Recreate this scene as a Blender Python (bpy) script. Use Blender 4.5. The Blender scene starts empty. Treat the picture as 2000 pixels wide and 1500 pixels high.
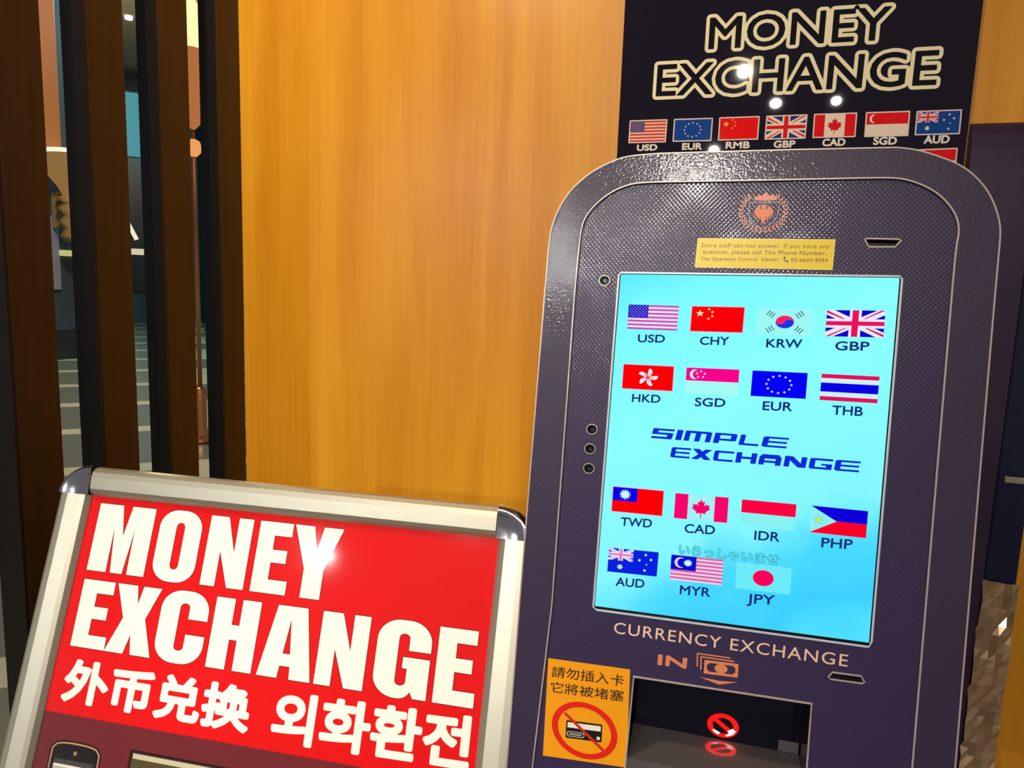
import bpy, bmesh, math, random
from mathutils import Vector, Matrix
from mathutils.geometry import tessellate_polygon

# ---------------------------------------------------------------- camera, world, lights, exposure
S = bpy.context.scene
COL = S.collection
S.view_settings.view_transform = 'Standard'
S.view_settings.look = 'None'
S.view_settings.gamma = 1.0
S.view_settings.use_curve_mapping = False
S.view_settings.exposure = 0.0
EYE = 1.35

cam_d = bpy.data.cameras.new('camera')
cam_d.sensor_width = 36.0
cam_d.lens = 1400.0 / 2000.0 * 36.0
cam_d.clip_start = 0.02
cam_d.clip_end = 60
cam = bpy.data.objects.new('camera', cam_d)
COL.objects.link(cam)
cr, cu, cf = ((0.955976, 0.291421, 0.034418), (-0.073359, 0.123771, 0.989595), (-0.284129, 0.948554, -0.139701))
cam.matrix_world = Matrix(((cr[0], cu[0], -cf[0], 0), (cr[1], cu[1], -cf[1], 0), (cr[2], cu[2], -cf[2], EYE), (0, 0, 0, 1)))
S.camera = cam

W = bpy.data.worlds.new('lobby_air')
S.world = W
W.use_nodes = True
W.node_tree.nodes['Background'].inputs[0].default_value = (0.45, 0.41, 0.44, 1)
W.node_tree.nodes['Background'].inputs[1].default_value = 0.36


def area(name, loc, aim, size, power, color=(1, 0.91, 0.79), spread=math.pi):
    d = bpy.data.lights.new(name, 'AREA')
    d.shape = 'DISK'
    d.size = size
    d.energy = power
    d.color = color
    d.spread = spread
    o = bpy.data.objects.new(name, d)
    o.location = loc
    o.rotation_euler = (Vector(aim) - Vector(loc)).to_track_quat('-Z', 'Y').to_euler()
    COL.objects.link(o)
    return o


# recessed ceiling downlights of the lobby behind the viewer, the wall washer in front of the timber, and an added sign fill
area('downlight_or_fill', (-0.03, -2.22, 2.69), (-0.15, -0.5, 0.6), 0.05, 34)
area('downlight_or_fill', (0.20, -3.04, 2.69), (0.1, -1.2, 0.6), 0.07, 4)
area('downlight_or_fill', (0.60, -3.03, 2.69), (0.3, -0.8, 0.6), 0.06, 2.2)
area('downlight_or_fill', (-0.27, -4.84, 2.69), (-0.2, -1.5, 0.6), 0.08, 12)
area('downlight_or_fill', (-1.00, -3.40, 2.69), (-0.60, 0.75, 0.74), 0.06, 1.35, (1, 0.96, 0.90), 0.42)  # unseen fill, added to brighten the sign clear of the posts
area('downlight_or_fill', (-2.75, -4.95, 2.69), (-0.62, 0.75, 0.74), 0.05, 1.1, (0.9, 0.97, 1.0), 0.40)
area('downlight_or_fill', (-0.74, 0.18, 2.69), (-0.80, 1.33, 1.20), 0.16, 14, (1, 0.80, 0.52), 2.2)
# hall beyond the louvre
area('hall_downlight', (-5.5, 5.2, 5.9), (-5.0, 5.0, 0), 0.8, 330, (0.95, 0.85, 0.66))
area('hall_ceiling_fill', (-10.5, 9.0, 3.6), (-10.5, 10.0, 6.2), 0.6, 90, (1.0, 0.86, 0.6))  # added fill without a fixture, lifts the dark hall ceiling
area('hall_downlight', (-9.0, 10.6, 5.9), (-9.5, 10.8, 0), 0.8, 240, (0.30, 0.85, 0.95))
area('hall_downlight', (-7.2, 7.2, 5.9), (-9.4, 8.2, 3.0), 0.6, 60, (1.0, 0.62, 0.35))

# ---------------------------------------------------------------- materials
_M = {}


def srgb(c):
    return tuple(((v / 255) / 12.92 if v / 255 <= 0.04045 else ((v / 255 + 0.055) / 1.055) ** 2.4) for v in c) + (1,)


def mat(key, color, rough=0.5, metal=0.0, spec=0.5, coat=0.0):
    if key in _M:
        return _M[key]
    m = bpy.data.materials.new(key)
    m.use_nodes = True
    b = m.node_tree.nodes['Principled BSDF']
    b.inputs['Base Color'].default_value = srgb(color)
    b.inputs['Roughness'].default_value = rough
    b.inputs['Metallic'].default_value = metal
    b.inputs['Specular IOR Level'].default_value = spec
    b.inputs['Coat Weight'].default_value = coat
    b.inputs['Coat Roughness'].default_value = 0.06
    _M[key] = m
    return m


def glow(key, color, strength=1.0):
    if key in _M:
        return _M[key]
    m = bpy.data.materials.new(key)
    m.use_nodes = True
    nt = m.node_tree
    nt.nodes.clear()
    e = nt.nodes.new('ShaderNodeEmission')
    e.inputs[0].default_value = srgb(color)
    e.inputs[1].default_value = strength
    o = nt.nodes.new('ShaderNodeOutputMaterial')
    nt.links.new(e.outputs[0], o.inputs[0])
    _M[key] = m
    return m


def ink(c):      # printed colour on paper or film
    return mat('ink_%d_%d_%d' % c, c, 0.35)


def gloss_ink(c):  # printed colour under gloss laminate
    return mat('gloss_ink_%d_%d_%d' % c, c, 0.025, 0, 0.45)


def lit(c):      # pixels of the lit display
    return glow('pixel_%d_%d_%d' % c, c, 1.0)


def N(m, kind):
    return m.node_tree.nodes.new(kind)


def wood_material():
    m = mat('honey_timber', (214, 140, 40), 0.33)
    nt = m.node_tree
    b = nt.nodes['Principled BSDF']
    tc = N(m, 'ShaderNodeTexCoord')
    mp = N(m, 'ShaderNodeMapping')
    mp.inputs['Scale'].default_value = (1, 1, 0.10)
    nt.links.new(tc.outputs['Object'], mp.inputs[0])
    n1 = N(m, 'ShaderNodeTexNoise')
    n1.inputs['Scale'].default_value = 9
    n1.inputs['Detail'].default_value = 5
    n1.inputs['Distortion'].default_value = 0.6
    nt.links.new(mp.outputs[0], n1.inputs[0])
    # wavering growth-ring lines, long in the vertical
    mp2 = N(m, 'ShaderNodeMapping')
    mp2.inputs['Scale'].default_value = (1, 1, 0.13)
    nt.links.new(tc.outputs['Object'], mp2.inputs[0])
    n2 = N(m, 'ShaderNodeTexWave')
    n2.bands_direction = 'X'
    n2.wave_profile = 'SIN'
    n2.inputs['Scale'].default_value = 2.1
    n2.inputs['Distortion'].default_value = 11.0
    n2.inputs['Detail'].default_value = 3.0
    n2.inputs['Detail Scale'].default_value = 2.2
    nt.links.new(mp2.outputs[0], n2.inputs[0])
    mx = N(m, 'ShaderNodeMix')
    mx.inputs[0].default_value = 0.20
    nt.links.new(n1.outputs[0], mx.inputs[2])
    nt.links.new(n2.outputs['Fac'], mx.inputs[3])
    r = N(m, 'ShaderNodeValToRGB')
    r.color_ramp.elements[0].position = 0.30
    r.color_ramp.elements[0].color = srgb((206, 130, 8))
    r.color_ramp.elements[1].position = 0.70
    r.color_ramp.elements[1].color = srgb((236, 168, 40))
    mp3 = N(m, 'ShaderNodeMapping')
    mp3.inputs['Scale'].default_value = (1, 1, 0.03)
    nt.links.new(tc.outputs['Object'], mp3.inputs[0])
    n3 = N(m, 'ShaderNodeTexNoise')
    n3.inputs['Scale'].default_value = 110
    n3.inputs['Detail'].default_value = 3
    nt.links.new(mp3.outputs[0], n3.inputs[0])
    mx3 = N(m, 'ShaderNodeMix')
    mx3.inputs[0].default_value = 0.26
    nt.links.new(mx.outputs[0], mx3.inputs[2])
    nt.links.new(n3.outputs[0], mx3.inputs[3])
    nt.links.new(mx3.outputs[0], r.inputs[0])
    nt.links.new(r.outputs[0], b.inputs['Base Color'])
    return m


def dark_wood_material():
    m = mat('walnut_laminate', (62, 34, 17), 0.45)
    nt = m.node_tree
    b = nt.nodes['Principled BSDF']
    tc = N(m, 'ShaderNodeTexCoord')
    mp = N(m, 'ShaderNodeMapping')
    mp.inputs['Scale'].default_value = (1, 1, 0.05)
    nt.links.new(tc.outputs['Object'], mp.inputs[0])
    n1 = N(m, 'ShaderNodeTexNoise')
    n1.inputs['Scale'].default_value = 90
    n1.inputs['Detail'].default_value = 4
    nt.links.new(mp.outputs[0], n1.inputs[0])
    r = N(m, 'ShaderNodeValToRGB')
    r.color_ramp.elements[0].position = 0.3
    r.color_ramp.elements[0].color = srgb((38, 20, 10))
    r.color_ramp.elements[1].position = 0.75
    r.color_ramp.elements[1].color = srgb((50, 28, 14))
    nt.links.new(n1.outputs[0], r.inputs[0])
    nt.links.new(r.outputs[0], b.inputs['Base Color'])
    return m


def panel_material():
    # dark plum vinyl with a fine diagonal embossed weave
    m = mat('embossed_plum_vinyl', (54, 40, 80), 0.42, 0, 0.35, 0.6)
    nt = m.node_tree
    b = nt.nodes['Principled BSDF']
    tc = N(m, 'ShaderNodeTexCoord')
    waves = []
    for sgn in (1, -1):
        mp = N(m, 'ShaderNodeMapping')
        mp.inputs['Rotation'].default_value = (0, 0, sgn * math.radians(42))
        nt.links.new(tc.outputs['Object'], mp.inputs[0])
        w = N(m, 'ShaderNodeTexWave')
        w.inputs['Scale'].default_value = 95
        w.inputs['Distortion'].default_value = 0.4
        nt.links.new(mp.outputs[0], w.inputs[0])
        waves.append(w)
    ad = N(m, 'ShaderNodeMath')
    ad.operation = 'MULTIPLY'
    nt.links.new(waves[0].outputs['Fac'], ad.inputs[0])
    nt.links.new(waves[1].outputs['Fac'], ad.inputs[1])
    bp = N(m, 'ShaderNodeBump')
    bp.inputs['Strength'].default_value = 1.0
    bp.inputs['Distance'].default_value = 0.00012
    nt.links.new(ad.outputs[0], bp.inputs['Height'])
    nt.links.new(bp.outputs[0], b.inputs['Normal'])
    nt.links.new(bp.outputs[0], b.inputs['Coat Normal'])
    return m


def bezel_material():
    m = mat('leathery_plum_vinyl', (56, 43, 72), 0.42, 0, 0.35, 0.6)
    nt = m.node_tree
    b = nt.nodes['Principled BSDF']
    tc = N(m, 'ShaderNodeTexCoord')
    n = N(m, 'ShaderNodeTexNoise')
    n.inputs['Scale'].default_value = 420
    n.inputs['Detail'].default_value = 2
    nt.links.new(tc.outputs['Object'], n.inputs[0])
    bp = N(m, 'ShaderNodeBump')
    bp.inputs['Strength'].default_value = 1.0
    bp.inputs['Distance'].default_value = 0.00020
    nt.links.new(n.outputs[0], bp.inputs['Height'])
    nt.links.new(bp.outputs[0], b.inputs['Normal'])
    nt.links.new(bp.outputs[0], b.inputs['Coat Normal'])
    return m


def screen_material():
    m = bpy.data.materials.new('lit_display')
    m.use_nodes = True
    nt = m.node_tree
    nt.nodes.clear()
    tc = N(m, 'ShaderNodeTexCoord')
    sp = N(m, 'ShaderNodeSeparateXYZ')
    nt.links.new(tc.outputs['Object'], sp.inputs[0])
    # a diagonal band picture: pale aqua in the middle, deeper blue at the lower right and the top left
    nz = N(m, 'ShaderNodeTexNoise')
    nz.inputs['Scale'].default_value = 11
    nz.inputs['Detail'].default_value = 2
    nt.links.new(tc.outputs['Object'], nz.inputs[0])
    a = N(m, 'ShaderNodeMath'); a.operation = 'MULTIPLY_ADD'
    a.inputs[1].default_value = -0.55
    nt.links.new(sp.outputs[0], a.inputs[0])
    nt.links.new(sp.outputs[1], a.inputs[2])
    c = N(m, 'ShaderNodeMath'); c.operation = 'MULTIPLY_ADD'
    c.inputs[1].default_value = 0.12
    nt.links.new(nz.outputs[0], c.inputs[0])
    nt.links.new(a.outputs[0], c.inputs[2])
    mr = N(m, 'ShaderNodeMapRange')
    mr.inputs['From Min'].default_value = -0.20
    mr.inputs['From Max'].default_value = 0.32
    nt.links.new(c.outputs[0], mr.inputs[0])
    r = N(m, 'ShaderNodeValToRGB')
    e = r.color_ramp.elements
    e[0].position = 0.0; e[0].color = srgb((96, 236, 255))
    e[1].position = 0.13; e[1].color = srgb((60, 208, 255))
    for pos, col in ((0.24, (72, 218, 255)), (0.36, (132, 248, 255)), (0.62, (140, 255, 255)), (0.86, (124, 252, 255)), (1.0, (84, 232, 255))):
        k = e.new(pos); k.color = srgb(col)
    nt.links.new(mr.outputs[0], r.inputs[0])
    em = N(m, 'ShaderNodeEmission')
    nt.links.new(r.outputs[0], em.inputs[0])
    em.inputs[1].default_value = 1.0
    o = N(m, 'ShaderNodeOutputMaterial')
    nt.links.new(em.outputs[0], o.inputs[0])
    return m


def film_material(key, bump, scale, refl=1.0, tint=(1, 1, 1, 1)):
    # clear plastic sheet: straight-through transparency with a fresnel sheen
    m = bpy.data.materials.new(key)
    m.use_nodes = True
    nt = m.node_tree
    nt.nodes.clear()
    tr = N(m, 'ShaderNodeBsdfTransparent')
    tr.inputs[0].default_value = tint
    gl = N(m, 'ShaderNodeBsdfGlossy')
    gl.inputs['Roughness'].default_value = 0.05
    fr = N(m, 'ShaderNodeFresnel')
    fr.inputs[0].default_value = 1.42
    nz = N(m, 'ShaderNodeTexNoise')
    nz.inputs['Scale'].default_value = scale
    tc = N(m, 'ShaderNodeTexCoord')
    nt.links.new(tc.outputs['Object'], nz.inputs[0])
    bp = N(m, 'ShaderNodeBump')
    bp.inputs['Strength'].default_value = bump
    bp.inputs['Distance'].default_value = 0.01
    nt.links.new(nz.outputs[0], bp.inputs['Height'])
    nt.links.new(bp.outputs[0], gl.inputs['Normal'])
    mu = N(m, 'ShaderNodeMath'); mu.operation = 'MULTIPLY'
    mu.inputs[1].default_value = refl
    nt.links.new(fr.outputs[0], mu.inputs[0])
    mx = N(m, 'ShaderNodeMixShader')
    nt.links.new(mu.outputs[0], mx.inputs[0])
    nt.links.new(tr.outputs[0], mx.inputs[1])
    nt.links.new(gl.outputs[0], mx.inputs[2])
    o = N(m, 'ShaderNodeOutputMaterial')
    nt.links.new(mx.outputs[0], o.inputs[0])
    return m


def tile_material():
    m = mat('hall_tiles', (120, 122, 108), 0.25)
    nt = m.node_tree
    b = nt.nodes['Principled BSDF']
    tc = N(m, 'ShaderNodeTexCoord')
    mp = N(m, 'ShaderNodeMapping')
    mp.inputs['Rotation'].default_value = (0, 0, -math.pi / 4 + 0.08)
    nt.links.new(tc.outputs['Object'], mp.inputs[0])
    br = N(m, 'ShaderNodeTexBrick')
    br.offset = 0.5
    br.inputs['Scale'].default_value = 1.0
    br.inputs['Brick Width'].default_value = 5.0
    br.inputs['Row Height'].default_value = 1.36
    br.inputs['Mortar Size'].default_value = 0.115
    br.inputs['Color1'].default_value = srgb((104, 104, 90))
    br.inputs['Color2'].default_value = srgb((94, 97, 86))
    br.inputs['Mortar'].default_value = srgb((176, 172, 146))
    nt.links.new(mp.outputs[0], br.inputs[0])
    nt.links.new(br.outputs[0], b.inputs['Base Color'])
    return m


WOOD = wood_material()
WALNUT = dark_wood_material()
FRONT_SHADE = mat('post_front_shade', (20, 16, 12), 0.38, 0, 0.35)  # brown post fronts in shade, painted black
PANEL = panel_material()
BEZEL = bezel_material()
SILVER = mat('brushed_aluminium', (190, 184, 164), 0.42, 0.8)
CHROME = mat('chrome', (210, 210, 212), 0.08, 1.0)
BRIGHT = mat('pale_edge', (205, 190, 185), 0.35, 0.3)
BLACK = mat('black_plastic', (12, 11, 14), 0.25)
BAYBLACK = mat('glossy_bay_black', (10, 9, 26), 0.10, 0, 0.5)
BAYGREY = mat('grey_bay_ramp', (104, 98, 98), 0.10, 0.3, 0.6)
COPPER_INK = ink((226, 138, 88))


# ---------------------------------------------------------------- object helpers
def link(name, me, m, parent=None, M=None):
    o = bpy.data.objects.new(name, me)
    COL.objects.link(o)
    if m is not None:
        me.materials.append(m)
    M = M or Matrix.Identity(4)
    if parent is not None:
        o.parent = parent
        o.matrix_basis = wm(parent).inverted() @ M
    else:
        o.matrix_basis = M
    return o


def wm(o):
    return o.matrix_basis if o.parent is None else wm(o.parent) @ o.matrix_basis


def bm_obj(name, bm, m, parent=None, M=None, smooth=False):
    me = bpy.data.meshes.new(name)
    bmesh.ops.recalc_face_normals(bm, faces=bm.faces[:])
    for f in bm.faces:
        f.smooth = smooth
    bm.to_mesh(me)
    bm.free()
    return link(name, me, m, parent, M)


def tag(o, label=None, cat=None, group=None, kind=None):
    for k, v in (('label', label), ('category', cat), ('group', group), ('kind', kind)):
        if v:
            o[k] = v
    return o


def empty(name, loc, label, cat, group=None):
    o = bpy.data.objects.new(name, None)
    o.empty_display_size = 0.1
    o.matrix_basis = Matrix.Translation(loc)
    COL.objects.link(o)
    return tag(o, label, cat, group)


def box(bm, c, s, bev=0.0):
    r = bmesh.ops.create_cube(bm, size=1.0)
    vs = r['verts']
    for v in vs:
        v.co = Vector((c[0] + v.co.x * s[0], c[1] + v.co.y * s[1], c[2] + v.co.z * s[2]))
    if bev:
        es = list({e for v in vs for e in v.link_edges})
        bmesh.ops.bevel(bm, geom=es, offset=bev, segments=2, profile=0.5, affect='EDGES')


def lathe(bm, prof, c=(0, 0, 0), n=24):
    rings = []
    for r, z in prof:
        rings.append([bm.verts.new((c[0] + r * math.cos(2 * math.pi * i / n), c[1] + r * math.sin(2 * math.pi * i / n), c[2] + z)) for i in range(n)])
    for a, b in zip(rings, rings[1:]):
        for i in range(n):
            bm.faces.new((a[i], a[(i + 1) % n], b[(i + 1) % n], b[i]))
    bm.faces.new(rings[0][::-1])
    bm.faces.new(rings[-1])


def tube(bm, pts, r, closed=False, n=6):
    pts = [Vector(p) for p in pts]
    L = len(pts)
    rings = []
    for i, p in enumerate(pts):
        a = pts[(i - 1) % L] if closed or i else p
        b = pts[(i + 1) % L] if closed or i < L - 1 else p
        d = (b - a).normalized()
        up = Vector((0, 0, 1)) if abs(d.z) < 0.9 else Vector((1, 0, 0))
        x = d.cross(up).normalized()
        y = x.cross(d)
        rings.append([bm.verts.new(p + (x * math.cos(2 * math.pi * k / n) + y * math.sin(2 * math.pi * k / n)) * r) for k in range(n)])
    for i in range(L if closed else L - 1):
        a, b = rings[i], rings[(i + 1) % L]
        for k in range(n):
            bm.faces.new((a[k], a[(k + 1) % n], b[(k + 1) % n], b[k]))
    if not closed:
        bm.faces.new(rings[0][::-1])
        bm.faces.new(rings[-1])


def chaikin(pts, n=2):
    for _ in range(n):
        out = []
        L = len(pts)
        for i in range(L):
            a, b = pts[i], pts[(i + 1) % L]
            if math.dist(a, b) > 90:      # long straight runs keep their ends
                out += [a, b]
                continue
            out += [(a[0] * .75 + b[0] * .25, a[1] * .75 + b[1] * .25), (a[0] * .25 + b[0] * .75, a[1] * .25 + b[1] * .75)]
        pts = out
    return pts


def inset(pts, d):
    A = sum(p[0] * q[1] - q[0] * p[1] for p, q in zip(pts, pts[1:] + pts[:1]))
    s = 1 if A > 0 else -1
    out = []
    L = len(pts)
    for i in range(L):
        a, p, b = Vector(pts[i - 1]), Vector(pts[i]), Vector(pts[(i + 1) % L])
        t1 = (p - a).normalized() if (p - a).length > 1e-9 else (b - p).normalized()
        t2 = (b - p).normalized() if (b - p).length > 1e-9 else t1
        n = Vector((-(t1.y + t2.y), t1.x + t2.x))
        n = n.normalized() * s
        k = max(0.5, abs(n.dot(Vector((-t1.y, t1.x)))))
        out.append(tuple(p + n * d / k))
    return out


def fill(bm, loops, z, mi=0):
    """fill a polygon with holes (mm) at height z (mm)"""
    vl = [[Vector((x, y, 0)) for x, y in lp] for lp in loops]
    tris = tessellate_polygon(vl)
    flat = [bm.verts.new((v.x / 1000, v.y / 1000, z / 1000)) for lp in vl for v in lp]
    for t in tris:
        try:
            f = bm.faces.new([flat[i] for i in t])
            f.material_index = mi
        except ValueError:
            pass
    return flat


def wall_of(bm, loop, z0, z1):
    a = [bm.verts.new((x / 1000, y / 1000, z0 / 1000)) for x, y in loop]
    b = [bm.verts.new((x / 1000, y / 1000, z1 / 1000)) for x, y in loop]
    L = len(loop)
    for i in range(L):
        bm.faces.new((a[i], a[(i + 1) % L], b[(i + 1) % L], b[i]))


def slab(bm, loop, z0, z1):
    fill(bm, [loop], z0)
    fill(bm, [loop], z1)
    wall_of(bm, loop, z0, z1)
    bmesh.ops.remove_doubles(bm, verts=bm.verts[:], dist=1e-6)


def affine(bl, br, tl):
    bl, br, tl = Vector(bl), Vector(br), Vector(tl)
    ex, ey = br - bl, tl - bl
    return lambda x, y: (bl.x + ex.x * x + ey.x * y, bl.y + ex.y * x + ey.y * y)


class Art:
    """flat printed (or displayed) artwork built from thin stacked ink layers, in mm on its sheet"""
    STEP = 0.06

    def __init__(self, z, mk, mp=None):
        self.bm = bmesh.new(); self.z = z; self.mk = mk; self.mats = []; self.n = 0
        self.mp = mp or (lambda x, y: (x, y))

    def _mi(self, c):
        if c not in self.mats:
            self.mats.append(c)
        return self.mats.index(c)

    def poly(self, pts, c, holes=(), same=False):
        if not same:
            self.n += 1
        lp = [[self.mp(*p) for p in q] for q in ([pts] + list(holes))]
        fill(self.bm, lp, self.z + self.n * self.STEP, self._mi(c))

    def rect(self, x0, y0, x1, y1, c, same=False):
        self.poly([(x0, y0), (x1, y0), (x1, y1), (x0, y1)], c, same=same)

    def disc(self, x, y, rx, ry, c, n=28, same=False):
        self.poly([(x + rx * math.cos(2 * math.pi * i / n), y + ry * math.sin(2 * math.pi * i / n)) for i in range(n)], c, same=same)

    def star(self, x, y, rx, ry, c, k=5, inner=0.4, rot=0.0, same=False):
        pts = []
        for i in range(2 * k):
            a = math.pi / 2 + rot + math.pi * i / k
            q = 1 if i % 2 == 0 else inner
            pts.append((x + rx * q * math.cos(a), y + ry * q * math.sin(a)))
        self.poly(pts, c, same=same)

    def stroke(self, pts, w, c, closed=False, same=False):
        """line of width w (mm, after mapping)"""
        if not same:
            self.n += 1
        P = [Vector(self.mp(*p)) for p in pts]
        mi = self._mi(c); z = (self.z + self.n * self.STEP) / 1000
        segs = list(zip(P, P[1:] + (P[:1] if closed else [])))
        if not closed:
            segs = segs[:len(P) - 1]
        stroke_segments(self.bm, segs, w / 2, z, mi)

    def build(self, name, parent, M):
        me = bpy.data.meshes.new(name)
        for f in self.bm.faces:
            if f.normal.z < 0:
                pass
        self.bm.normal_update()
        for f in self.bm.faces:
            if f.normal.z < 0:
                f.normal_flip()
        self.bm.to_mesh(me); self.bm.free()
        for c in self.mats:
            me.materials.append(self.mk(c))
        return link(name, me, None, parent, M)


def stroke_segments(bm, segs, r, z, mi):
    # every piece sits a micron apart so overlapping pieces never share a plane
    k = 0
    for a, b in segs:
        d = b - a
        if d.length < 1e-7:
            continue
        n = Vector((-d.y, d.x)).normalized() * r
        q = [a + n, a - n, b - n, b + n]
        k += 1
        zz = z + (k % 9 - 14) * 1.5e-6
        f = bm.faces.new([bm.verts.new((p.x / 1000, p.y / 1000, zz)) for p in q]); f.material_index = mi
    done = set()
    m_ = 0
    for s in segs:
        for p in s:
            k_ = (round(p.x, 4), round(p.y, 4))
            if k_ in done:
                continue
            done.add(k_)
            m_ += 1
            zz = z + (m_ % 11 + 1 - 5) * 1.5e-6
            f = bm.faces.new([bm.verts.new(((p.x + r * math.cos(i * math.pi / 6)) / 1000, (p.y + r * math.sin(i * math.pi / 6)) / 1000, zz)) for i in range(12)])
            f.material_index = mi


_T = {}


def glyphs(s, spacing=1.0):
    """triangulated outlines of a string in Blender's built-in face: verts, faces, boundary edges"""
    if (s, spacing) in _T:
        return _T[(s, spacing)]
    c = bpy.data.curves.new('lettering', 'FONT')
    c.body = s
    c.resolution_u = 4
    c.space_character = spacing
    o = bpy.data.objects.new('lettering', c)
    COL.objects.link(o)
    bpy.context.view_layer.update()
    me = bpy.data.meshes.new_from_object(o.evaluated_get(bpy.context.evaluated_depsgraph_get()))
    bm = bmesh.new(); bm.from_mesh(me)
    bmesh.ops.remove_doubles(bm, verts=bm.verts[:], dist=1e-5)
    bm.verts.index_update()
    vs = [(v.co.x, v.co.y) for v in bm.verts]
    fs = [[v.index for v in f.verts] for f in bm.faces]
    es = [(e.verts[0].index, e.verts[1].index) for e in bm.edges if len(e.link_faces) == 1]
    bm.free()
    bpy.data.objects.remove(o); bpy.data.curves.remove(c); bpy.data.meshes.remove(me)
    _T[(s, spacing)] = (vs, fs, es)
    return _T[(s, spacing)]


def words(art, s, bl, br, tl, c, bold=0.0, mode='base', spacing=1.0, only_stroke=0.0, layer=True):
    """string s set between bl and br; tl is the top of the capitals (base) or of the ink box (ink)"""
    vs, fs, es = glyphs(s, spacing)
    x0 = min(v[0] for v in vs); x1 = max(v[0] for v in vs)
    if mode == 'base':
        y0, y1 = 0.0, 0.685
    else:
        y0 = min(v[1] for v in vs); y1 = max(v[1] for v in vs)
    f = affine(bl, br, tl)
    P = [Vector(f((v[0] - x0) / (x1 - x0), (v[1] - y0) / (y1 - y0))) for v in vs]
    if layer:
        art.n += 1
    z = (art.z + art.n * art.STEP) / 1000
    mi = art._mi(c)
    if not only_stroke:
        bv = [art.bm.verts.new((p.x / 1000, p.y / 1000, z)) for p in P]
        for q in fs:
            try:
                fc = art.bm.faces.new([bv[i] for i in q]); fc.material_index = mi
            except ValueError:
                pass
    r = only_stroke or bold
    if r:
        stroke_segments(art.bm, [(P[a], P[b]) for a, b in es], r, z - (0.00002 if not only_stroke else 0), mi)


def arc(cx, cy, rx, ry, a0, a1, n=10):
    return [(cx + rx * math.cos(math.radians(a0 + (a1 - a0) * i / n)), cy + ry * math.sin(math.radians(a0 + (a1 - a0) * i / n))) for i in range(n + 1)]


# heavy condensed poster capitals, outline loops in a unit box (outer, holes...)
def rr(x0, y0, x1, y1, rx, ry, n=8):
    return arc(x0 + rx, y0 + ry, rx, ry, 180, 270, n) + arc(x1 - rx, y0 + ry, rx, ry, 270, 360, n) + arc(x1 - rx, y1 - ry, rx, ry, 0, 90, n) + arc(x0 + rx, y1 - ry, rx, ry, 90, 180, n)


POSTER = {
    'M': [[(0, 0), (0, 1), (.42, 1), (.51, .55), (.59, 1), (1, 1), (1, 0), (.70, 0), (.695, .66), (.62, 0), (.415, 0), (.335, .66), (.335, 0)]],
    'O': [rr(0, -.02, 1, 1.02, .42, .26), rr(.40, .16, .60, .84, .10, .07)],
    'N': [[(0, 0), (0, 1), (.42, 1), (.66, .50), (.66, 1), (1, 1), (1, 0), (.62, 0), (.34, .50), (.34, 0)]],
    'E': [[(0, 0), (0, 1), (.95, 1), (.95, .81), (.46, .81), (.46, .61), (.88, .61), (.88, .43), (.46, .43), (.46, .19), (1, .19), (1, 0)]],
    'Y': [[(.30, 0), (.30, .40), (0, 1), (.40, 1), (.51, .66), (.60, 1), (1, 1), (.70, .40), (.70, 0)]],
    'X': [[(0, 0), (.27, .51), (.02, 1), (.46, 1), (.53, .74), (.60, 1), (.99, 1), (.75, .53), (1, 0), (.57, 0), (.50, .28), (.41, 0)]],
    'C': [[(1, .62), (1, .74)] + arc(.58, .74, .42, .28, 0, 90)[1:] + arc(.42, .74, .42, .28, 90, 180) + arc(.42, .26, .42, .28, 180, 270) + arc(.58, .26, .42, .28, 270, 360) + [(1, .40), (.60, .40), (.60, .22)] + arc(.50, .22, .10, .06, 0, -180, 8)[1:] + arc(.50, .78, .10, .06, 180, 0, 8) + [(.60, .62)]],
    'H': [[(0, 0), (0, 1), (.42, 1), (.42, .63), (.59, .63), (.59, 1), (1, 1), (1, 0), (.59, 0), (.59, .42), (.42, .42), (.42, 0)]],
    'A': [[(0, 0), (.22, 1), (.78, 1), (1, 0), (.61, 0), (.595, .17), (.405, .17), (.385, 0)], [(.43, .34), (.50, .82), (.57, .34)]],
    'G': [[(1, .62), (1, .74)] + arc(.58, .74, .42, .28, 0, 90)[1:] + arc(.42, .74, .42, .28, 90, 180) + arc(.42, .26, .42, .28, 180, 270) + arc(.48, .16, .24, .18, 270, 335) + [(.76, 0), (1, 0), (1, .53), (.51, .53), (.51, .38), (.60, .38), (.60, .21)] + arc(.50, .21, .10, .06, 0, -180, 8)[1:] + arc(.50, .78, .10, .06, 180, 0, 8) + [(.60, .62)]],
}
# wide square logo capitals made of bars
SQUARE = {
    'S': [(0, .80, 1, 1), (0, .42, .27, .9), (.05, .42, .98, .62), (.72, .1, .98, .55), (0, 0, .95, .21)],
    'I': [(0, 0, 1, 1)],
    'M': [(0, 0, .20, 1), (.05, .78, .95, 1), (.40, 0, .60, .9), (.80, 0, 1, .95)],
    'P': [(0, 0, .26, 1), (.05, .80, .95, 1), (.74, .32, 1, .93), (.1, .28, .95, .48)],
    'L': [(0, 0, .26, 1), (.05, 0, 1, .2)],
    'E': [(0, .06, .24, .94), (.06, .82, 1, 1), (.1, .42, .97, .60), (.06, 0, 1, .19)],
    'C': [(0, .06, .24, .94), (.06, .80, 1, 1), (.06, 0, 1, .2)],
    'H': [(0, 0, .27, 1), (.73, 0, 1, 1), (.1, .40, .9, .62)],
    'A': [(0, 0, .25, .80), (.75, 0, 1, .80), (.10, .78, .90, 1), (.04, .6, .96, .88), (.1, .22, .9, .42)],
    'N': [(0, 0, .25, 1), (.75, 0, 1, 1)],
    'G': [(0, .06, .25, .94), (.06, .80, 1, 1), (.06, 0, 1, .2), (.74, .05, 1, .52), (.52, .36, .95, .52)],
    'X': [],
}


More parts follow.
